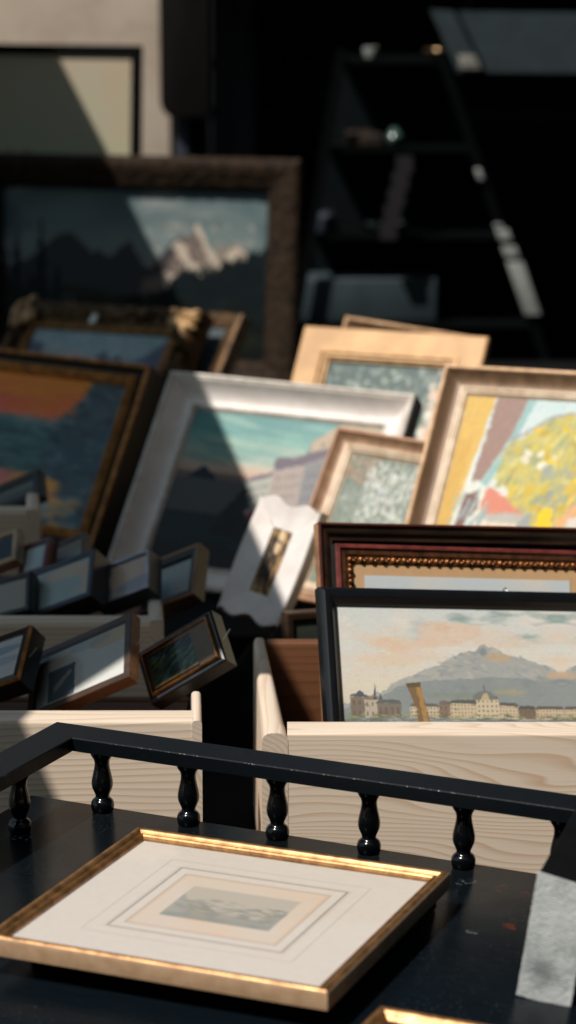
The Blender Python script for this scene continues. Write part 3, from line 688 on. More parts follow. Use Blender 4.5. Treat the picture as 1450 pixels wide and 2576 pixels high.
for pts, cc in (([(.39, .43), (.51, .37), (.53, .66), (.40, .66)], (196, 182, 168)), ([(.51, .34), (.66, .29), (.69, .66), (.53, .66)], (192, 160, 148)), ([(.66, .29), (.80, .22), (.85, .66), (.69, .66)], (136, 126, 128)), ([(.66, .14), (.79, .0), (1, -.1), (1, .1), (.67, .22)], (214, 176, 144)), ([(.80, .2), (1, .1), (1, .66), (.85, .66)], (118, 110, 116))):
    a.poly(pts, cc, .92, .005)
for pts in ([(.385, .445), (.40, .405), (.51, .35), (.51, .375), (.40, .435)], [(.50, .30), (.507, .255), (.57, .25), (.60, .262), (.65, .215), (.80, .14), (1, .05), (1, .1), (.80, .2), (.66, .28), (.52, .345)]):
    a.poly(pts, (96, 74, 94), .95, .007)
def wins(u0, v0, u1, v1, sl, cols, rows, c):
    for i in range(cols):
        for j in range(rows):
            u = u0+(u1-u0)*(i+.3)/cols; v = v0+(v1-v0)*(j+.25)/rows-sl*(u-u0); w_ = (u1-u0)*.4/cols; h_ = (v1-v0)*.5/rows
            a.poly([(u, v), (u+w_, v-sl*w_), (u+w_, v+h_-sl*w_), (u, v+h_)], c, .75, .002)
wins(.40, .46, .51, .64, .45, 6, 3, (104, 94, 92)); wins(.53, .36, .66, .62, .3, 6, 4, (128, 98, 100)); wins(.68, .32, .82, .62, .35, 5, 4, (84, 80, 92)); wins(.84, .2, 1, .6, .3, 5, 5, (78, 76, 88)); wins(.7, .12, .9, .2, .5, 5, 1, (140, 110, 100))
a.poly([(.44, .62), (.5, .6), (.52, .64), (.45, .66)], (190, 60, 96), .9, .01)
tm = a.poly([(.30, .70), (.345, .60), (.36, .52), (.375, .47), (.40, .47), (.42, .56), (.44, .62), (.46, .70), (.48, .76), (.4, .80), (.28, .78)], (22, 26, 34), .95, .03, 24)
a.strokes(120, (.28, .52, .5, .8), [(20, 26, 36), (34, 36, 44), (40, 48, 46)], .012, 2, 1.2, 1, .7, where=tm)
a.mix(a.V > .86, (30, 38, 46)); a.mix((a.V > .40)*(a.U < .39)*.4, (14, 24, 34)); a.I = a.I*np.array([.80, .86, .86]); a.restroke(4200, .0038, 2.5, .2, 1.2, .5, .1, .006)  # lower left pigments darkened to deepen the shade falling there
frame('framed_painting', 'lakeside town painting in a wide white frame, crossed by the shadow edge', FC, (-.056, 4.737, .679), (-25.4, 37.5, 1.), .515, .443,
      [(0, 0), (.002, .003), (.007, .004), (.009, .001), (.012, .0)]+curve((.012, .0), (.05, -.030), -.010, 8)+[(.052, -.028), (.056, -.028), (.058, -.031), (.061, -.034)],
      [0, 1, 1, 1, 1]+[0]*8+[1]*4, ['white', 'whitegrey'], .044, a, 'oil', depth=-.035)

# --- brown gilt frame behind the ochre panel, then the ochre panel frame
a = Art(40, 40, 3); a.grad([(0, (96, 100, 92)), (1, (60, 60, 54))], .5)
frame('framed_painting', 'brown gilt frame peeping out above the flat ochre frame', FC, (.193, 5.215, .715), (-25.4, 25.4, 5.0), .288, .408,
      [(0, 0), (.003, .003), (.007, .002)]+curve((.007, .002), (.026, -.012), -.003, 5)+[(.03, -.010), (.034, -.014)], [1, 1, 1]+[0]*5+[1, 1, 1], ['cove', 'coveout'], .03, a, depth=-.016)
a = Art(200, 220, 16)
a.grad([(0, (64, 86, 84)), (.5, (84, 100, 92)), (1, (96, 110, 92))], .3)
a.strokes(1500, (0, 0, 1, 1), [(52, 76, 78), (150, 164, 158), (104, 126, 120), (60, 82, 74), (186, 190, 178), (80, 96, 84), (210, 206, 192)], .009, 1.7, 1.1, 1.2, .7)
a.strokes(60, (.86, .1, 1, .5), [(236, 206, 184), (220, 180, 150), (226, 220, 204)], .018, 1.6, 1.2, .6, .8)
a.restroke(2500, .012, 1.8, 1, 1.4, .5)
frame('framed_painting', 'blossom painting in a broad flat ochre frame behind the white one', FC, (.158, 5.042, .705), (-27, 32.5, -.8), .402, .48,
      [(0, -.003), (.003, 0), (.05, 0), (.052, .004), (.056, .005), (.059, .001), (.064, .001), (.067, -.004), (.070, -.005), (.073, -.011)],
      [0, 0, 0, 1, 1, 1, 0, 1, 1, 1, 1], ['ochre', 'ochretrim'], .02, a, 'oil', depth=-.011)

def towards(c, k): C0 = Vector((0, 0, 1.68)); return C0+(Vector(c)-C0)*k
# --- small grey-green foliage picture in rosy wood
a = Art(190, 240, 17)
a.grad([(0, (120, 128, 112)), (.3, (136, 142, 130)), (1, (118, 132, 112))], .3)
a.strokes(200, (0, 0, .35, .2), [(168, 124, 96), (150, 130, 110), (132, 128, 110)], .018, 2, .4, .6, .6)
a.strokes(1700, (0, 0, 1, 1), [(92, 112, 106), (150, 160, 150), (112, 130, 120), (168, 176, 168), (104, 118, 98), (84, 100, 96)], .009, 1.6, 1.0, 1.3, .7)
a.strokes(520, (.25, .04, .8, .5), [(206, 208, 200), (180, 186, 180), (222, 220, 210)], .009, 1.5, 1.2, .9, .8)
a.strokes(60, (0, .4, 1, 1), [(150, 156, 96), (130, 110, 140), (166, 160, 110)], .008, 1.4, 1, 1, .7)
a.restroke(2500, .012, 1.8, 1, 1.4, .55)
frame('framed_painting', 'small grey green foliage picture in a rosy wooden cove frame', FC, towards((.145, 4.589, .646), .985), (-30.7, 34, 2.7), .255, .335,
      [(0, 0), (.002, .002), (.005, .002)]+curve((.005, .002), (.024, -.011), -.004, 6)+[(.025, -.008), (.031, -.009), (.032, -.011), (.037, -.012), (.0375, -.015), (.041, -.017)],
      [0, 0, 0]+[1]*6+[2, 2, 0, 2, 2, 2, 0], ['pinkwood', 'pinkcove', 'covelin'], .028, a, 'oil', depth=-.018)

# --- yellow tree and red-roofed house in a brown cove frame
a = Art(260, 330, 18)
a.grad([(0, (196, 214, 214)), (.3, (214, 220, 214)), (.7, (226, 218, 200)), (1, (216, 204, 180))], .2)
a.poly([(0, 0), (.19, 0), (.13, .35), (.09, .6), (.0, .6)], (216, 178, 96), 1, .006); a.poly([(0, .2), (.1, .2), (.08, 1), (0, 1)], (208, 166, 84), .8, .02)
a.poly([(.20, 0), (.40, 0), (.33, .2), (.22, .38), (.16, .38)], (156, 128, 118), 1, .008)
a.poly([(.40, 0), (.45, 0), (.37, .22), (.26, .4), (.22, .39), (.33, .2)], (150, 186, 184), 1, .006)
tr = a.poly([(.30, .28), (.34, .2), (.46, .15), (.56, .09), (.7, .06), (.85, .1), (1, .16), (1, .62), (.55, .62), (.38, .4), (.29, .36)], (196, 182, 96), .95, .02, 14)
a.poly([(.33, .2), (.46, .15), (.56, .09), (.7, .06), (.85, .1), (1, .16), (1, .145), (.86, .085), (.7, .045), (.55, .075), (.45, .135), (.32, .19)], (150, 150, 150), .7, .004)
a.strokes(500, (.28, .06, 1, .62), [(206, 180, 74), (176, 170, 104), (140, 150, 118), (204, 198, 142), (206, 178, 74), (150, 156, 126), (186, 180, 120), (164, 166, 140)], .012, 2.6, -.75, .35, .55, where=tr)
a.strokes(46, (.4, .12, 1, .55), [(226, 184, 44), (222, 186, 60), (196, 162, 60)], .014, 2.2, .1, 1.4, .75, where=tr)
a.strokes(8, (.44, .15, .85, .35), [(226, 222, 206), (220, 216, 200)], .016, 1.7, .1, .8, .9)
a.strokes(24, (.6, .3, .9, .5), [(160, 164, 150), (140, 150, 140)], .02, 1.7, -.6, .6, .6)
a.poly([(.14, .44), (.22, .42), (.24, .5), (.13, .62), (.1, .66)], (122, 84, 78), .95, .008)
a.poly([(.28, .40), (.32, .41), (.54, .51), (.26, .52), (.25, .47)], (212, 134, 110), 1, .005); a.poly([(.25, .515), (.55, .505), (.57, .56), (.24, .55)], (176, 172, 166), .9, .006)
a.poly([(.24, .55), (.5, .55), (.48, 1), (.16, 1), (.2, .7)], (226, 206, 182), 1, .006); a.poly([(.5, .55), (.58, .5), (.6, .72), (.57, .95), (.48, .95)], (150, 156, 158), .9, .01)
a.strokes(30, (.30, .58, .36, .75), [(190, 200, 110), (160, 190, 170), (214, 196, 150)], .007, 3, 1.57, .2, .6)
a.poly([(.62, .5), (.7, .47), (.72, .58), (.64, .6)], (240, 196, 10), 1, .015)
a.poly([(.74, .53), (.82, .45), (.92, .44), (1, .5), (1, .6), (.94, .58), (.86, .62), (.78, .64), (.76, .7)], (224, 166, 116), .85, .012)
a.poly([(.82, .5), (.95, .49), (1, .55), (1, .68), (.8, .66)], (210, 208, 204), .85, .02)
a.strokes(90, (.55, .68, 1, .84), [(150, 124, 70), (120, 104, 60), (190, 160, 90), (200, 180, 130)], .011, 2.6, .15, .5, .7)
a.strokes(60, (.5, .74, 1, 1), [(226, 212, 176), (214, 200, 160), (190, 176, 120)], .03, 2.5, .1, .4, .5)
a.strokes(26, (.08, .42, .3, .95), [(164, 190, 188), (150, 176, 178)], .01, 5, -1.15, .12, .8)
a.restroke(5200, .0042, 3, -.9, .7, .55, .10, .006)
frame('framed_painting', 'bright yellow tree and red roof painting in a brown cove frame', FC, (.388, 4.356, .722), (-29.2, 34.3, -1.8), .393, .526,
      [(0, 0), (.002, .002), (.006, .002), (.008, -.001)]+curve((.008, -.001), (.034, -.016), -.005, 7)+[(.035, -.012), (.040, -.0125), (.041, -.0145), (.046, -.015), (.0465, -.018), (.050, -.020)],
      [0, 0, 0, 0]+[1]*7+[2, 2, 1, 2, 2, 2, 0], ['coveout', 'cove', 'covelin'], .034, a, 'oil_matte', depth=-.0205)

# --- white scalloped frame lying on the cloth
def scalloped():
    w, h = .135, .214; T4 = pose((-.032, 4.3, .642), (-34.9, 25.8, 8.2), w, h)
    t = thing('scalloped_frame', 'white frame with scalloped edge and a small brown picture, propped askew', FC, T4)
    n = 44; out = []
    def edge(p, q, k, amp, waves):
        p, q = Vector(p), Vector(q); d = q-p; nn = Vector((d.y, -d.x)).normalized()
        for i in range(k):
            f = i/k; out.append(p+d*f+nn*(amp*(math.sin(f*math.pi*2*waves-math.pi/2)+1)*.5-amp*.8))
    H = h/2
    edge((w/2, -H), (-w/2, -H), n, -.011, 2); edge((-w/2, -H), (-w/2, H), n, -.003, 1); edge((-w/2, H), (w/2, H), n, -.011, 2); edge((w/2, H), (w/2, -H), n, -.003, 1)
    iw, ih = .021, .058
    inn = []
    for k, (p, q) in enumerate((((iw, -ih), (-iw, -ih)), ((-iw, -ih), (-iw, ih)), ((-iw, ih), (iw, ih)), ((iw, ih), (iw, -ih)))):
        for i in range(n): f = i/n; inn.append(Vector((p[0]+(q[0]-p[0])*f, p[1]+(q[1]-p[1])*f)))
    N = len(out); V = []; ks = [(0, .024), (0, .0), (.035, -.002), (.2, .0), (.93, .006), (1, .006), (1, .018)]
    for f, y in ks:
        for o, i_ in zip(out, inn): q = o.lerp(i_, f); V.append((q.x, y, q.y+H))
    F = [(k*N+i, k*N+(i+1) % N, (k+1)*N+(i+1) % N, (k+1)*N+i) for k in range(len(ks)-1) for i in range(N)]
    mb = MB(); mb.add(V, F, 0, True); mb.build('moulding', M['white'], t, sharp=24)
    a = Art(90, 150, 19); a.grad([(0, (120, 100, 76)), (.5, (150, 116, 74)), (1, (120, 90, 54))], .4)
    a.strokes(240, (0, 0, 1, 1), [(60, 50, 40), (186, 146, 96), (210, 170, 120), (96, 78, 56), (150, 118, 76)], .035, 2.2, 1.1, .8, .7)
    a.strokes(40, (.1, .1, .6, .8), [(40, 34, 30), (56, 48, 40)], .05, 2.2, 1.1, .5, .8); a.strokes(14, (.35, .05, .7, .3), [(226, 196, 150), (206, 176, 150)], .06, 1.6, 1, .5, .8)
    a.canvas('picture', 2*iw+.003, 2*ih+.003, .0085, H-ih-.0015, M['paper'], t)
    mb = MB(); mb.box((-w*.4, .012, H*.25), (w*.4, .0235, h-H*.25)); mb.build('backing', M['backing'], t)
scalloped()
mb = MB(); mb.prism([(-.05, .0), (.05, 0), (.05, .03), (-.05, .03)], .0, .06)
t = frame('framed_print', 'small brown framed print wedged behind the left side of the red frames', FC, (.040, 4.0, .574), (21.3, 9.8, 1.2), .09, .115,
      [(0, 0), (.003, .003), (.012, .001), (.016, -.004)], [0, 0, 0, 0], ['darkwood'], .02, None)
a = Art(40, 50, 2); a.grad([(0, (60, 66, 58)), (.4, (44, 50, 42)), (.6, (84, 62, 46)), (1, (50, 38, 30))], .2); a.canvas('picture', .062, .087, .0042, .014, M['paper'], t)

# --- pictures standing in the large crate
a = Art(50, 40, 2); a.grad([(0, (14, 15, 17)), (1, (10, 11, 12))], .2)
frame('framed_painting', 'tallest red brown frame at the back of the large crate, dark inside', FC, (.282, 3.66, .662), (19.1, 23.2, 5.4), .485, .372,
      [(0, -.002), (.001, 0), (.0035, .0005), (.0045, -.002), (.012, -.005)]+curve((.012, -.003), (.024, -.012), -.002, 4)+[(.026, -.016)], [2, 0, 0, 0, 1, 1, 1, 1, 1, 1, 1], ['red', 'darkwood', 'redside'], .022, a, 'oil_matte', depth=-.018)
a = Art(220, 170, 21)
a.grad([(0, (206, 214, 216)), (.2, (200, 208, 212)), (.5, (190, 190, 180)), (1, (150, 150, 130))], .1); a.mix((a.noise(5, 5)-.5)*3*(a.V < .6), (222, 216, 206))
m_ = Art(120, 100, 22); m_.grad([(0, (206, 166, 122)), (.5, (214, 178, 136)), (1, (206, 170, 128))], .3); m_.speckle(.06, 40, 40)
cB, rB, wB, hB = (.266, 3.58, .670), (20.3, 23.7, 6.3), .407, .329
t = frame('framed_print', 'pale print in a red and gilt frame edged with a row of beads', FC, cB, rB, wB, hB,
      [(0, -.003), (.002, 0), (.006, .001), (.008, -.001), (.0095, -.002), (.015, -.002), (.0165, -.004), (.026, -.006), (.028, -.0075)], [1, 0, 0, 0, 3, 3, 3, 2, 2, 2], ['redpink', 'blackcove', 'golddark', 'beadbar'], .02, a, 'wc', depth=-.0085,
      mat_art=m_, mat_in=(-wB/2+.044, .046, wB-.088, hB-.090))
mb = MB()
def bead(mb, x, z, y, r, n=10, m=6):
    V = []; 
    for i in range(m+1):
        ph = math.pi*i/m
        for q in range(n): an = 2*math.pi*q/n; V.append((x+r*math.sin(ph)*math.cos(an), y-r*math.cos(ph), z+r*math.sin(ph)*math.sin(an)))
    mb.add(V, [(i*n+q, i*n+(q+1) % n, (i+1)*n+(q+1) % n, (i+1)*n+q) for i in range(m) for q in range(n)], 0, True)
iw, ih = wB/2-.0218, hB/2-.0218
for k in range(23):
    x = -iw+2*iw*k/22
    for z in (hB/2-ih, hB/2+ih): bead(mb, x, z, .0045, .0036); bead(mb, x+iw/22*.8, z-.0012, .0058, .0022); bead(mb, x+iw/22*1.2, z+.0012, .0058, .0022)
for k in range(1, 18):
    z = hB/2-ih+2*ih*k/18
    for x in (-iw, iw): bead(mb, x, z, .0045, .0036); bead(mb, x, z+.0075, .0058, .0022)
mb.build('bead_moulding', M['bead'], t, sharp=80)

# watercolour of the lake city
a = Art(420, 250, 23)
a.grad([(0, (214, 219, 215)), (.35, (220, 221, 214)), (.7, (230, 219, 200)), (1, (204, 203, 193))], .15)
a.mix((a.noise(6, 7, 5)-.5)*4*np.clip((.5-a.V)*6, 0, 1), (230, 224, 214)); a.mix((a.noise(5, 10, 5)-.52)*5*np.clip((a.U-.3)*6, 0, 1)*np.clip((.34-a.V)*8, 0, 1), (156, 174, 170))
a.mix((a.noise(7, 10, 5)-.42)*1.5*np.clip((.66-a.V)*5, 0, 1)*np.clip((a.V-.08)*8, 0, 1), (232, 206, 180))
def cloud(cx, cy, rx, ry, c, al):
    n_ = a.noise(9, 9, 5, .55); d = ((a.U-cx)/rx)**2+((a.V-cy)/ry)**2; a.mix(np.clip((1-d+(n_-.5)*2.2)*1.5, 0, 1)*al, c)
cloud(.30, .33, .18, .10, (230, 200, 174), .8); cloud(.50, .22, .15, .13, (228, 202, 180), .85); cloud(.24, .45, .2, .07, (232, 208, 184), .7); cloud(.46, .17, .05, .04, (224, 186, 152), .4); cloud(.72, .28, .14, .1, (226, 208, 190), .6); cloud(.40, .42, .16, .06, (228, 210, 192), .7)
mt = a.below([(0, .85), (.1, .80), (.17, .73), (.24, .66), (.29, .61), (.36, .56), (.43, .50), (.48, .46), (.53, .41), (.58, .385), (.625, .365), (.64, .33), (.655, .315), (.672, .345), (.69, .33), (.73, .36), (.76, .40), (.82, .42), (.86, .455), (.95, .50), (1, .55)], .06, 34)
a.mix(mt*.9, (166, 170, 168)); a.mix(mt*(a.noise(10, 8, 5)-.45)*2.2, (192, 190, 182)); a.mix(mt*(a.noise(14, 12, 5)-.55)*3.5, (138, 146, 150)); a.strokes(130, (.2, .33, .98, .62), [(146, 152, 154), (184, 184, 178), (160, 164, 164), (196, 190, 176)], .008, 3.2, .6, .9, .5, where=mt > .5)
cloud(.72, .43, .07, .05, (204, 176, 140), .7); cloud(.648, .38, .02, .05, (128, 136, 138), .6); cloud(.98, .58, .06, .04, (210, 178, 140), .6)
a.mix(a.below([(0, .88), (.14, .80), (.24, .70), (.36, .64), (.55, .61), (.8, .60), (1, .66)], .04, 30)*.7, (138, 147, 148))
cloud(.75, .73, .08, .03, (186, 170, 120), .5); cloud(.5, .76, .2, .03, (140, 150, 130), .5)
def house(u0, u1, v0, v1, wall, roof, rows, cols):
    a.poly([(u0, v0), (u1, v0+.004), (u1, v1), (u0, v1)], wall, .95, .003); a.poly([(u0-.004, v0), (u0+.008, v0-.028), (u1-.008, v0-.026), (u1+.004, v0+.004)], roof, .95, .004)
    for i in range(cols):
        for j in range(rows):
            x = u0+(u1-u0)*(i+.35)/cols; y = v0+(v1-v0)*(j+.3)/rows; a.poly([(x, y), (x+(u1-u0)*.35/cols, y), (x+(u1-u0)*.35/cols, y+(v1-v0)*.45/rows), (x, y+(v1-v0)*.45/rows)], (118, 100, 84), .8, .002)
house(.04, .12, .78, .96, (132, 120, 108), (120, 116, 110), 2, 3); house(.10, .17, .80, .96, (196, 184, 166), (150, 130, 110), 2, 3); house(.155, .26, .83, .96, (134, 124, 114), (108, 108, 106), 1, 4)
house(.30, .43, .86, .96, (212, 196, 170), (112, 108, 102), 3, 9); house(.43, .49, .84, .96, (142, 124, 106), (122, 112, 104), 2, 3)
house(.48, .60, .83, .96, (212, 194, 164), (102, 98, 94), 4, 8); house(.70, .79, .85, .965, (212, 194, 164), (102, 98, 94), 4, 6); house(.79, .87, .88, .965, (130, 112, 96), (96, 90, 86), 2, 4); house(.87, 1, .88, .97, (210, 190, 160), (104, 98, 92), 3, 9)
house(.60, .70, .79, .96, (216, 200, 170), (110, 108, 102), 4, 5)
a.poly([(.585, .80), (.59, .76), (.61, .73), (.64, .715), (.67, .73), (.69, .77), (.695, .80)], (126, 132, 124), .95, .004); a.poly([(.62, .80), (.635, .74), (.65, .74), (.665, .80)], (206, 184, 148), .9, .003)
a.poly([(.636, .72), (.638, .66), (.642, .66), (.644, .72)], (110, 110, 112), .9, .002)
a.poly([(.06, .78), (.07, .735), (.085, .72), (.10, .75), (.115, .78)], (92, 98, 104), .95, .004)
for u in (.15, .172): a.poly([(u-.008, .80), (u, .66 if u < .16 else .74), (u+.008, .80)], (88, 94, 98), .9, .003)
a.strokes(120, (.02, .93, 1, .965), [(150, 156, 96), (120, 130, 96), (196, 180, 130), (110, 116, 110)], .005, 3, 0, .3, .8)
a.mix(a.below([(0, .965), (1, .985)], .006, 30), (124, 134, 138)); a.strokes(70, (0, .97, 1, 1), [(90, 100, 106), (180, 186, 184), (110, 120, 124)], .004, 8, .02, .08, .7)
a.poly([(.288, .665), (.325, .655), (.352, .66), (.36, .72), (.37, .82), (.383, 1), (.335, 1), (.325, .84), (.305, .75)], (134, 110, 80), 1, .004); a.poly([(.33, .68), (.350, .665), (.358, .73), (.381, 1), (.355, 1), (.345, .8)], (184, 144, 92), .9, .005); a.poly([(.285, .66), (.352, .65), (.353, .69), (.292, .695)], (104, 92, 66), .9, .004)
frame_k = frame('framed_print', 'watercolour of a lake city under a mountain in a black frame, foremost in the crate', FC, (.266, 3.48, .665), (22.9, 25.7, 6.8), .459, .312,
      [(0, -.004), (.002, -.001), (.006, .002), (.011, .0025), (.016, .001), (.020, -.003), (.024, -.005), (.026, -.009)], [0]*9, ['blacklac'], .02, None)
frame_k.matrix_world = pose((.266, 3.48, .665), (22.9, 25.7, 6.8), .459, .266) @ Matrix.Translation((0, 0, -.046))
a.restroke(2600, .006, 2.2, .3, 1.2, .35, .08, .004)
px, py = 92, 158; a.I = np.clip(a.I*1.05, 0, 240)
a.I = np.concatenate([a.I, a.I[:, ::-1][:, :px]], 1); a.I = np.concatenate([a.I, np.clip(a.I[-8:][np.arange(py) % 8]*.97, 0, 255)], 0)
a.nx += px; a.ny += py; a.U, a.V = np.meshgrid(np.linspace(0, 1, a.nx), np.linspace(0, 1, a.ny))
a.canvas('picture', .459-.048, .312-.048, .0078, .022, M['wc'], frame_k)
mb = MB(); mb.tube([(.0028*math.cos(q*.63), -.002, .3125+.002+.0028*math.sin(q*.63)) for q in range(11)], .0007, 6); e = mb.build('hanging_ring', M['steel'], frame_k); e.location = (.055, .010, 0)

# --- small frames piled in the crates on the left
def small(name, label, c, rot, w, h, prof, midx, mats, T, art, amat='paper', depth=-.004, glass=True, group='small frames piled in the left crates', **k):
    return frame(name, label, FC, c, rot, w, h, prof, midx, mats, T, art, amat, depth=depth, glass=glass, group=group, **k)
def hook(t, x, z, y=.012, L=.018, ang=.8):
    mb = MB(); mb.tube([(0, 0, 0), (L*.5*math.cos(ang), .0, L*.5*math.sin(ang)), (L*math.cos(ang), -.001, L*math.sin(ang))], .0011, 6); e = mb.build('hook', M['steel'], t); e.location = (x, y, z)
G = 'small frames piled in the left crates'
def pale(seed, top, bot, blobs=(), spec=.05):
    a = Art(110, 90, seed); a.grad([(0, top), (1, bot)], .15)
    for (cx, cy, rx, ry, cc, al) in blobs:
        d = ((a.U-cx)/rx)**2+((a.V-cy)/ry)**2; a.mix(np.clip((1-d+(a.noise(4, 4)-.5)*.6)*4, 0, 1)*al, cc)
    a.speckle(spec, 30, 30); a.I = np.clip(a.I*1.13, 0, 240); return a
a = pale(31, (196, 194, 190), (206, 202, 196), [(.5, .25, .6, .12, (132, 150, 160), .7), (.7, .55, .4, .12, (150, 164, 170), .6)])
t = small('small_frame', 'small black frame with a worn gilt top edge at the left of the front crate', (-.437, 3.58, .663), (-51.8, 45.6, -33.8), .155, .098,
      [(0, -.006), (.002, 0), (.006, .002), (.009, -.001), (.011, -.004), (.014, -.004), (.016, -.008)], [0, 1, 0, 0, 0, 2, 2, 2], ['blacklac', 'ochregilt', 'golddark'], .036, a)
hook(t, .078, .045)
a = pale(32, (190, 190, 182), (196, 196, 190), [(.85, .15, .3, .16, (196, 168, 140), .8), (.6, .1, .25, .1, (150, 160, 160), .5)])
a.poly([(.14, .34), (.44, .34), (.44, .95), (.14, .95)], (90, 106, 118), .95, .006); a.poly([(.2, .68), (.38, .44), (.4, .5), (.22, .8)], (206, 204, 196), .6, .01)
t = small('small_frame', 'plain brown wooden frame with pale print and dark square, in the front crate', (-.297, 3.56, .667), (-47.7, 38.2, -35), .186, .110,
      [(0, -.001), (.001, 0), (.0105, 0), (.012, -.002), (.013, -.006)], [1, 0, 0, 0, 0, 0], ['darkwood', 'midwood'], .021, a)
hook(t, .094, .06, ang=.3, L=.012)
a = Art(120, 90, 33); a.grad([(0, (40, 60, 64)), (.5, (56, 84, 76)), (1, (110, 150, 126))], .3)
a.strokes(160, (0, 0, 1, 1), [(30, 48, 54), (66, 96, 86), (120, 128, 60), (44, 70, 84), (140, 176, 150)], .03, 4, -.6, .3, .6)
m_ = pale(34, (124, 100, 76), (110, 90, 68))
t = small('small_frame', 'black frame with gilt lip, brown mount and green picture, tipped over the crate end', (-.155, 3.55, .685), (-36.6, 30.6, -39.3), .133, .086,
      [(0, -.008), (.002, -.005), (.005, -.004), (.007, -.007), (.009, 0), (.0105, .001), (.012, -.004)], [0, 0, 1, 0, 2, 2, 2, 2], ['blacklac', 'bluegrey', 'gold'], .034, None, depth=-.005, mat_art=m_, mat_in=(-.02, .02, .04, .04))
a.canvas('picture', .072, .05, .0038, .0175, M['paper'], t, -.048)
mb = MB(); mb.box((-.05, .0015, .0675), (.026, .0036, .0695)); mb.box((-.05, .0015, .0155), (.026, .0036, .0172)); mb.build('mount_lip', M['gold'], t)
hook(t, .068, .036, ang=.5)
# second row
a = pale(35, (176, 172, 158), (170, 168, 156), [(.2, .6, .3, .5, (150, 150, 138), .6)])
small('small_frame', 'dark frame with a plain buff print at the left of the second row', (-.461, 4.0, .653), (-31.3, 42, -23.9), .117, .074,
      [(0, -.002), (.002, 0), (.008, 0), (.011, -.005)], [0]*5, ['blacklac'], .03, a)
a = pale(36, (176, 186, 184), (172, 188, 186), [(.6, .25, .45, .2, (214, 190, 164), .85), (.95, .55, .25, .4, (206, 184, 160), .8), (.45, .62, .5, .3, (166, 184, 182), .9)])  # peach swoosh imitates a reflection in the glass
small('small_frame', 'blue black frame with a peach glass reflection painted into its pale blue print in the second row', (-.360, 4.0, .678), (-44.8, 41.6, -31.9), .124, .093,
      [(0, -.002), (.002, 0), (.009, 0), (.011, -.005)], [1, 0, 0, 0, 0], ['bluegrey', 'blacklac'], .042, a)
a = pale(37, (214, 186, 176), (196, 184, 180), [(.1, .5, .2, .9, (120, 146, 158), .9), (.5, .4, .35, .4, (222, 190, 164), .8), (.75, .75, .4, .2, (150, 156, 176), .7)])
small('small_frame', 'thin silver frame with a pink and peach print in the second row', (-.263, 4.0, .686), (-42.7, 38.4, -31), .104, .073,
      [(0, 0), (.001, .001), (.004, .001), (.0055, -.002), (.007, -.004)], [1, 0, 0, 0, 2, 2], ['silver', 'bluegrey', 'midwood'], .036, a)
a = pale(38, (168, 176, 168), (160, 172, 168), [(.1, .7, .4, .4, (140, 164, 168), .7)])
small('small_frame', 'deep dark brown frame with a plain grey print at the right of the second row', (-.190, 4.05, .673), (-50.5, 41.6, -34.3), .110, .104,
      [(0, 0), (.003, .001), (.006, 0), (.016, -.003), (.017, -.009)], [2, 0, 0, 1, 1, 1], ['midwood', 'blackcove', 'darkwood'], .027, a, depth=-.010)
a = pale(39, (40, 46, 54), (28, 34, 42)); small('small_frame', 'pale wooden frame with a dark print behind the second row', (-.486, 4.2, .681), (-43.2, 39.1, -31.1), .092, .064,
      [(0, 0), (.002, .002), (.008, .002), (.011, -.004)], [0]*5, ['palewood'], .02, a)
a = pale(40, (190, 202, 204), (176, 192, 196)); small('small_frame', 'tiny burgundy frame with a white print behind the second row', (-.419, 4.17, .679), (-46.2, 41.1, -29), .06, .066,
      [(0, 0), (.002, .001), (.008, .0), (.010, -.005)], [0]*5, ['burgundy'], .022, a)
a = pale(41, (150, 130, 106), (110, 116, 112), [(.6, .6, .5, .25, (150, 166, 168), .7)]); small('small_frame', 'black brown frame with a muted landscape behind the second row', (-.366, 4.2, .679), (-44.9, 37.5, -34.2), .07, .06,
      [(0, 0), (.002, .001), (.007, .0), (.009, -.004)], [0]*5, ['darkwood'], .02, a)
a = pale(42, (120, 128, 124), (70, 74, 72)); small('small_frame', 'dark frame lying on the third crate before the sunset painting', (-.509, 4.55, .698), (-34, 37.3, -31.4), .155, .06,
      [(0, 0), (.003, .002), (.014, .0), (.018, -.006)], [0]*5, ['blackcove'], .022, a)

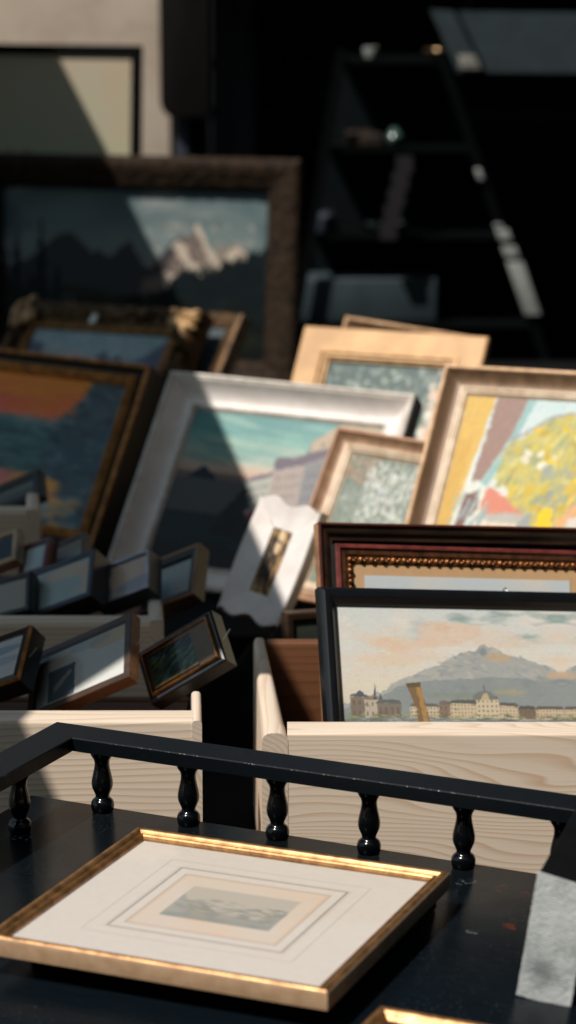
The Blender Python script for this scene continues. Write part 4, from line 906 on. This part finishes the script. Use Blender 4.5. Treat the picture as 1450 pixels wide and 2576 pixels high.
# ================================================================== THE BLACK TABLE IN FRONT
TY = -24.7
T0 = thing('gallery_table', 'black painted table with a turned gallery rail around its top', 'table', loc=(-.2339, 3.1278, .6), yaw=TY)
mb = MB(); mb.box((-.115, -.95, -.024), (.80, .0185, 0)); mb.build('tabletop', M['table'], T0, bevel=.003, seg=2)
mb = MB(); mb.box((-.09, -.92, -.09), (.775, -.012, -.0245)); mb.build('apron', M['blackmat'], T0)
for x in (-.075, .745):
    for y in (-.905, -.027): mb = MB(); mb.box((x, y, -.6), (x+.03, y+.03, -.0905)); mb.build('leg', M['blackmat'], T0)
def rail(p0, p1, wid, z0, z1, m0, m1):
    """flat rail with mitred ends m0, m1 (extra length on the outer side) and worn arrises"""
    mb = MB(); p0, p1 = Vector(p0), Vector(p1); d = (p1-p0).normalized(); n = Vector((-d.y, d.x)); e = .0013
    def ring(p, s):
        o = []
        for off, z in ((-wid/2, z0), (wid/2, z0), (wid/2, z1-e), (wid/2-e, z1), (-wid/2+e, z1), (-wid/2, z1-e)):
            q = p+n*off+d*(s*off); o.append((q.x, q.y, z))
        return o
    NS = 24; rs = []
    for k in range(NS+1):
        t_ = k/NS; p = p0.lerp(p1, t_); s_ = m0*(1-t_)+m1*t_ if True else 0
        rs.append(ring(p, m0 if k == 0 else (m1 if k == NS else m0*(1-t_)+m1*t_)))
    V = [v for r_ in rs for v in r_]; F = []; mi = []
    for k in range(NS):
        for i in range(6):
            mb.f.append((k*6+i, k*6+(i+1) % 6, (k+1)*6+(i+1) % 6, (k+1)*6+i)); mb.m.append(1 if i in (2, 4) else 0); mb.sm.append(False)
    mb.f += [tuple(range(5, -1, -1)), tuple(range(NS*6, NS*6+6))]; mb.m += [0, 0]; mb.sm += [False, False]
    mb.v = V; return mb
cx, cy = -.054, .0
RW, RZ0, RZ1 = .052, .0825, .1
rail((cx, cy+.001), (.76, .001), RW, RZ0, RZ1, -1.0, 0).build('gallery_rail', [M['rail'], M['worn']], T0)
rail((cx-.0, -.86), (cx, cy+.001), RW, RZ0, RZ1, 0, 1.0).build('gallery_rail', [M['rail'], M['worn']], T0)
BP = [(.0130, 0), (.0142, .003), (.0148, .0075), (.0144, .0115), (.0131, .0146), (.0112, .0166), (.0094, .0178), (.0087, .0195), (.0089, .0218), (.0108, .0262), (.0128, .031), (.0136, .0355), (.0133, .041), (.0119, .048), (.0104, .0545), (.0095, .060), (.0094, .0645), (.0106, .069), (.0128, .0722), (.0143, .075), (.0143, .0825)]
bx = [(0+.1216*k, 0) for k in range(7)]+[(cx, -.113-.125*k) for k in range(6)]
m0 = MB(); m0.lathe(BP, (0, 0, .0002), 28)
b0 = m0.build('baluster', M['blackgloss'], T0, sharp=50); b0.location = (0, 0, 0)
for q in bx[1:]:
    b = b0.copy(); COL.objects.link(b); b.parent = T0; b.location = (q[0], q[1], 0)

# gilded frame lying flat on a black portfolio
mb = MB(); mb.box((-.185, -.165, 0), (.165, .15, .0205)); o = mb.build('portfolio', M['blackmat'], None, bevel=.002)
o.location = (-.043, 2.72, .6004); o.rotation_euler = (0, 0, R(-24.2)); tag(o, 'flat black portfolio lying on the table beneath the gilded frame', 'portfolio')
a = Art(470, 450, 51); a.grad([(0, (226, 216, 204)), (1, (224, 214, 204))], .2); a.speckle(.03, 50, 50)
def rectline(u0, v0, u1, v1, wd, c, al):
    dx = np.maximum(np.maximum(u0-a.U, a.U-u1), np.maximum(v0-a.V, a.V-v1)); a.mix(np.clip(1.3-np.abs(dx)/wd, 0, 1)*al, c)
rectline(.165, .135, .845, .815, .0022, (164, 152, 140), .5)
rectline(.215, .185, .80, .765, .0022, (176, 164, 150), .4); rectline(.225, .195, .79, .755, .0036, (120, 106, 90), .75)
rectline(.262, .245, .752, .71, .0026, (150, 130, 108), .65)
ins = (a.U > .266) & (a.U < .748) & (a.V > .25) & (a.V < .706); a.mix(ins*.7, (224, 206, 186)); a.mix(ins*(a.noise(6, 6)-.5)*2, (232, 200, 170))
rectline(.27, .252, .744, .70, .004, (226, 176, 130), .5)
pic = (a.U > .33) & (a.U < .69) & (a.V > .335) & (a.V < .61); a.mix(pic*.9, (194, 187, 174))
hz = a.below([(0, .52), (.33, .40), (.37, .46), (.4, .43), (.46, .5), (.55, .53), (.62, .52), (.69, .44), (1, .5)], .05, 30, soft=.02); a.mix(pic*hz*.6, (158, 156, 147)); a.mix(pic*(a.noise(12, 12)-.45)*2*hz, (140, 145, 142)); a.mix(pic*(a.V > .57)*.3, (140, 144, 140))
a.strokes(90, (.34, .42, .68, .56), [(146, 147, 141), (154, 153, 146), (138, 141, 136)], .005, 4.5, .05, .3, .5, where=pic)
gc = (-.0700, 2.690, .6465); gr = (-22.7, 90.0, 0)
t = frame('framed_print', 'gilded frame with a small grey engraving lying flat on the black table', FC, gc, gr, .394, .374,
      [(0, -.004)]+curve((0, -.004), (.009, -.0005), .003, 5)+[(.010, -.003), (.0115, -.004)]+curve((.0115, -.004), (.017, -.005), .0022, 4)+[(.018, -.008), (.0185, -.009)], [1, 1]+[0]*20, ['gold', 'goldside'], .0205, a, 'paper', depth=-.010, glass=True, sharp=40)
a = Art(40, 40, 6); a.grad([(0, (60, 54, 48)), (1, (50, 46, 42))], .2)
c2 = Vector((.068, 2.497, 0)); d1 = Vector((math.cos(R(-24)), math.sin(R(-24)), 0)); d2 = Vector((math.sin(R(-24)), -math.cos(R(-24)), 0))
cc = c2+d1*.182+d2*.122
frame('framed_print', 'second gilded frame at the front edge of the table, only its rim showing', FC, (cc.x, cc.y, .620), (-24, 90, 0), .30, .22,
      [(0, -.004)]+curve((0, -.004), (.010, 0), .003, 5)+[(.012, -.003), (.017, -.008)], [1, 1]+[0]*8, ['gold', 'goldside'], .0195, a, 'paper', depth=-.010, sharp=40)

# silver-fronted block at the right
def silverleaf():
    g = NG('tarnished_silver_leaf'); v = g.mapping((1, 1, 1)); f = g.noise(v, 26, 5, .6); f2 = g.noise(g.mapping((1, 1, 3)), 140, 3)
    c = g.ramp(f, [(.3, rgba((168, 173, 171))), (.5, rgba((208, 212, 210))), (.75, rgba((226, 229, 227)))])
    sx = g.n('SeparateXYZ'); g.l(g.tc.outputs['Object'], sx.inputs[0])
    wv = g.math('MULTIPLY', g.math('ABSOLUTE', g.math('SINE', g.math('MULTIPLY', sx.outputs[0], 1100.))), g.math('ABSOLUTE', g.math('SINE', g.math('MULTIPLY', sx.outputs[2], 1100.))))
    f2 = g.math('ADD', g.math('MULTIPLY', f2, .6), g.math('MULTIPLY', wv, .4))
    c = g.mix(g.math('MULTIPLY', f2, .35), c, rgba((120, 126, 126)))
    sp = g.n('VectorMath', operation='DISTANCE'); g.l(g.tc.outputs['Object'], sp.inputs[0]); sp.inputs[1].default_value = (.022, 0, .035)
    st = g.ramp(g.math('ADD', sp.outputs['Value'], g.math('MULTIPLY', f, .03)), [(.022, (.8, .8, .8, 1)), (.04, (0, 0, 0, 1))])
    c = g.mix(st, c, rgba((118, 122, 122)))
    g.set(Base_Color=c, Roughness=.42, Metallic=.25); g.bump(g.math('ADD', f2, g.math('MULTIPLY', f, .8)), .5, .002); return g.mat
M['leaf'] = silverleaf()
Mt = Matrix.Translation((.2385, 2.541, .602)) @ Matrix.Rotation(R(-27), 4, 'Z') @ Matrix.Rotation(R(-3), 4, 'X') @ Matrix.Rotation(R(7.6), 4, 'Y')
t = thing('display_block', 'tilted black block with a tarnished silver front face at the right edge', 'block', Mt)
mb = MB(); mb.prism([(0, .0025), (.060, .0025), (.010, .25), (-.05, .25)], 0, .1365); mb.build('body', M['blackmat'], t, bevel=.003)
n = 30; mb = MB(); r = np.random.default_rng(8); V = []
for j in range(n*2+1):
    for i in range(n+1):
        ex = (i in (0, n))*1.0; ez = (j in (0, 2*n))*1.0
        V.append((.060*i/n+ex*(r.random()-.5)*.0008, -.001-.0008*r.random(), .1365*j/(2*n)+ez*(r.random()-.5)*.0008))
F = [(j*(n+1)+i, j*(n+1)+i+1, (j+1)*(n+1)+i+1, (j+1)*(n+1)+i) for j in range(2*n) for i in range(n)]
o_ = len(V); V += [(x, .0022, z) for x, z in ((0, 0), (.060, 0), (.060, .1365), (0, .1365))]
br = [j*(n+1) for j in range(2*n+1)]; bl = [j*(n+1)+n for j in range(2*n+1)]; bb = list(range(n+1)); bt = [2*n*(n+1)+i for i in range(n+1)]
F += [tuple(br)+(o_+3, o_), tuple(bl[::-1])+(o_+1, o_+2), tuple(bb[::-1])+(o_, o_+1), tuple(bt)+(o_+2, o_+3)]
mb.add(V, F, 0, True); mb.build('silver_face', M['leaf'], t, sharp=50)
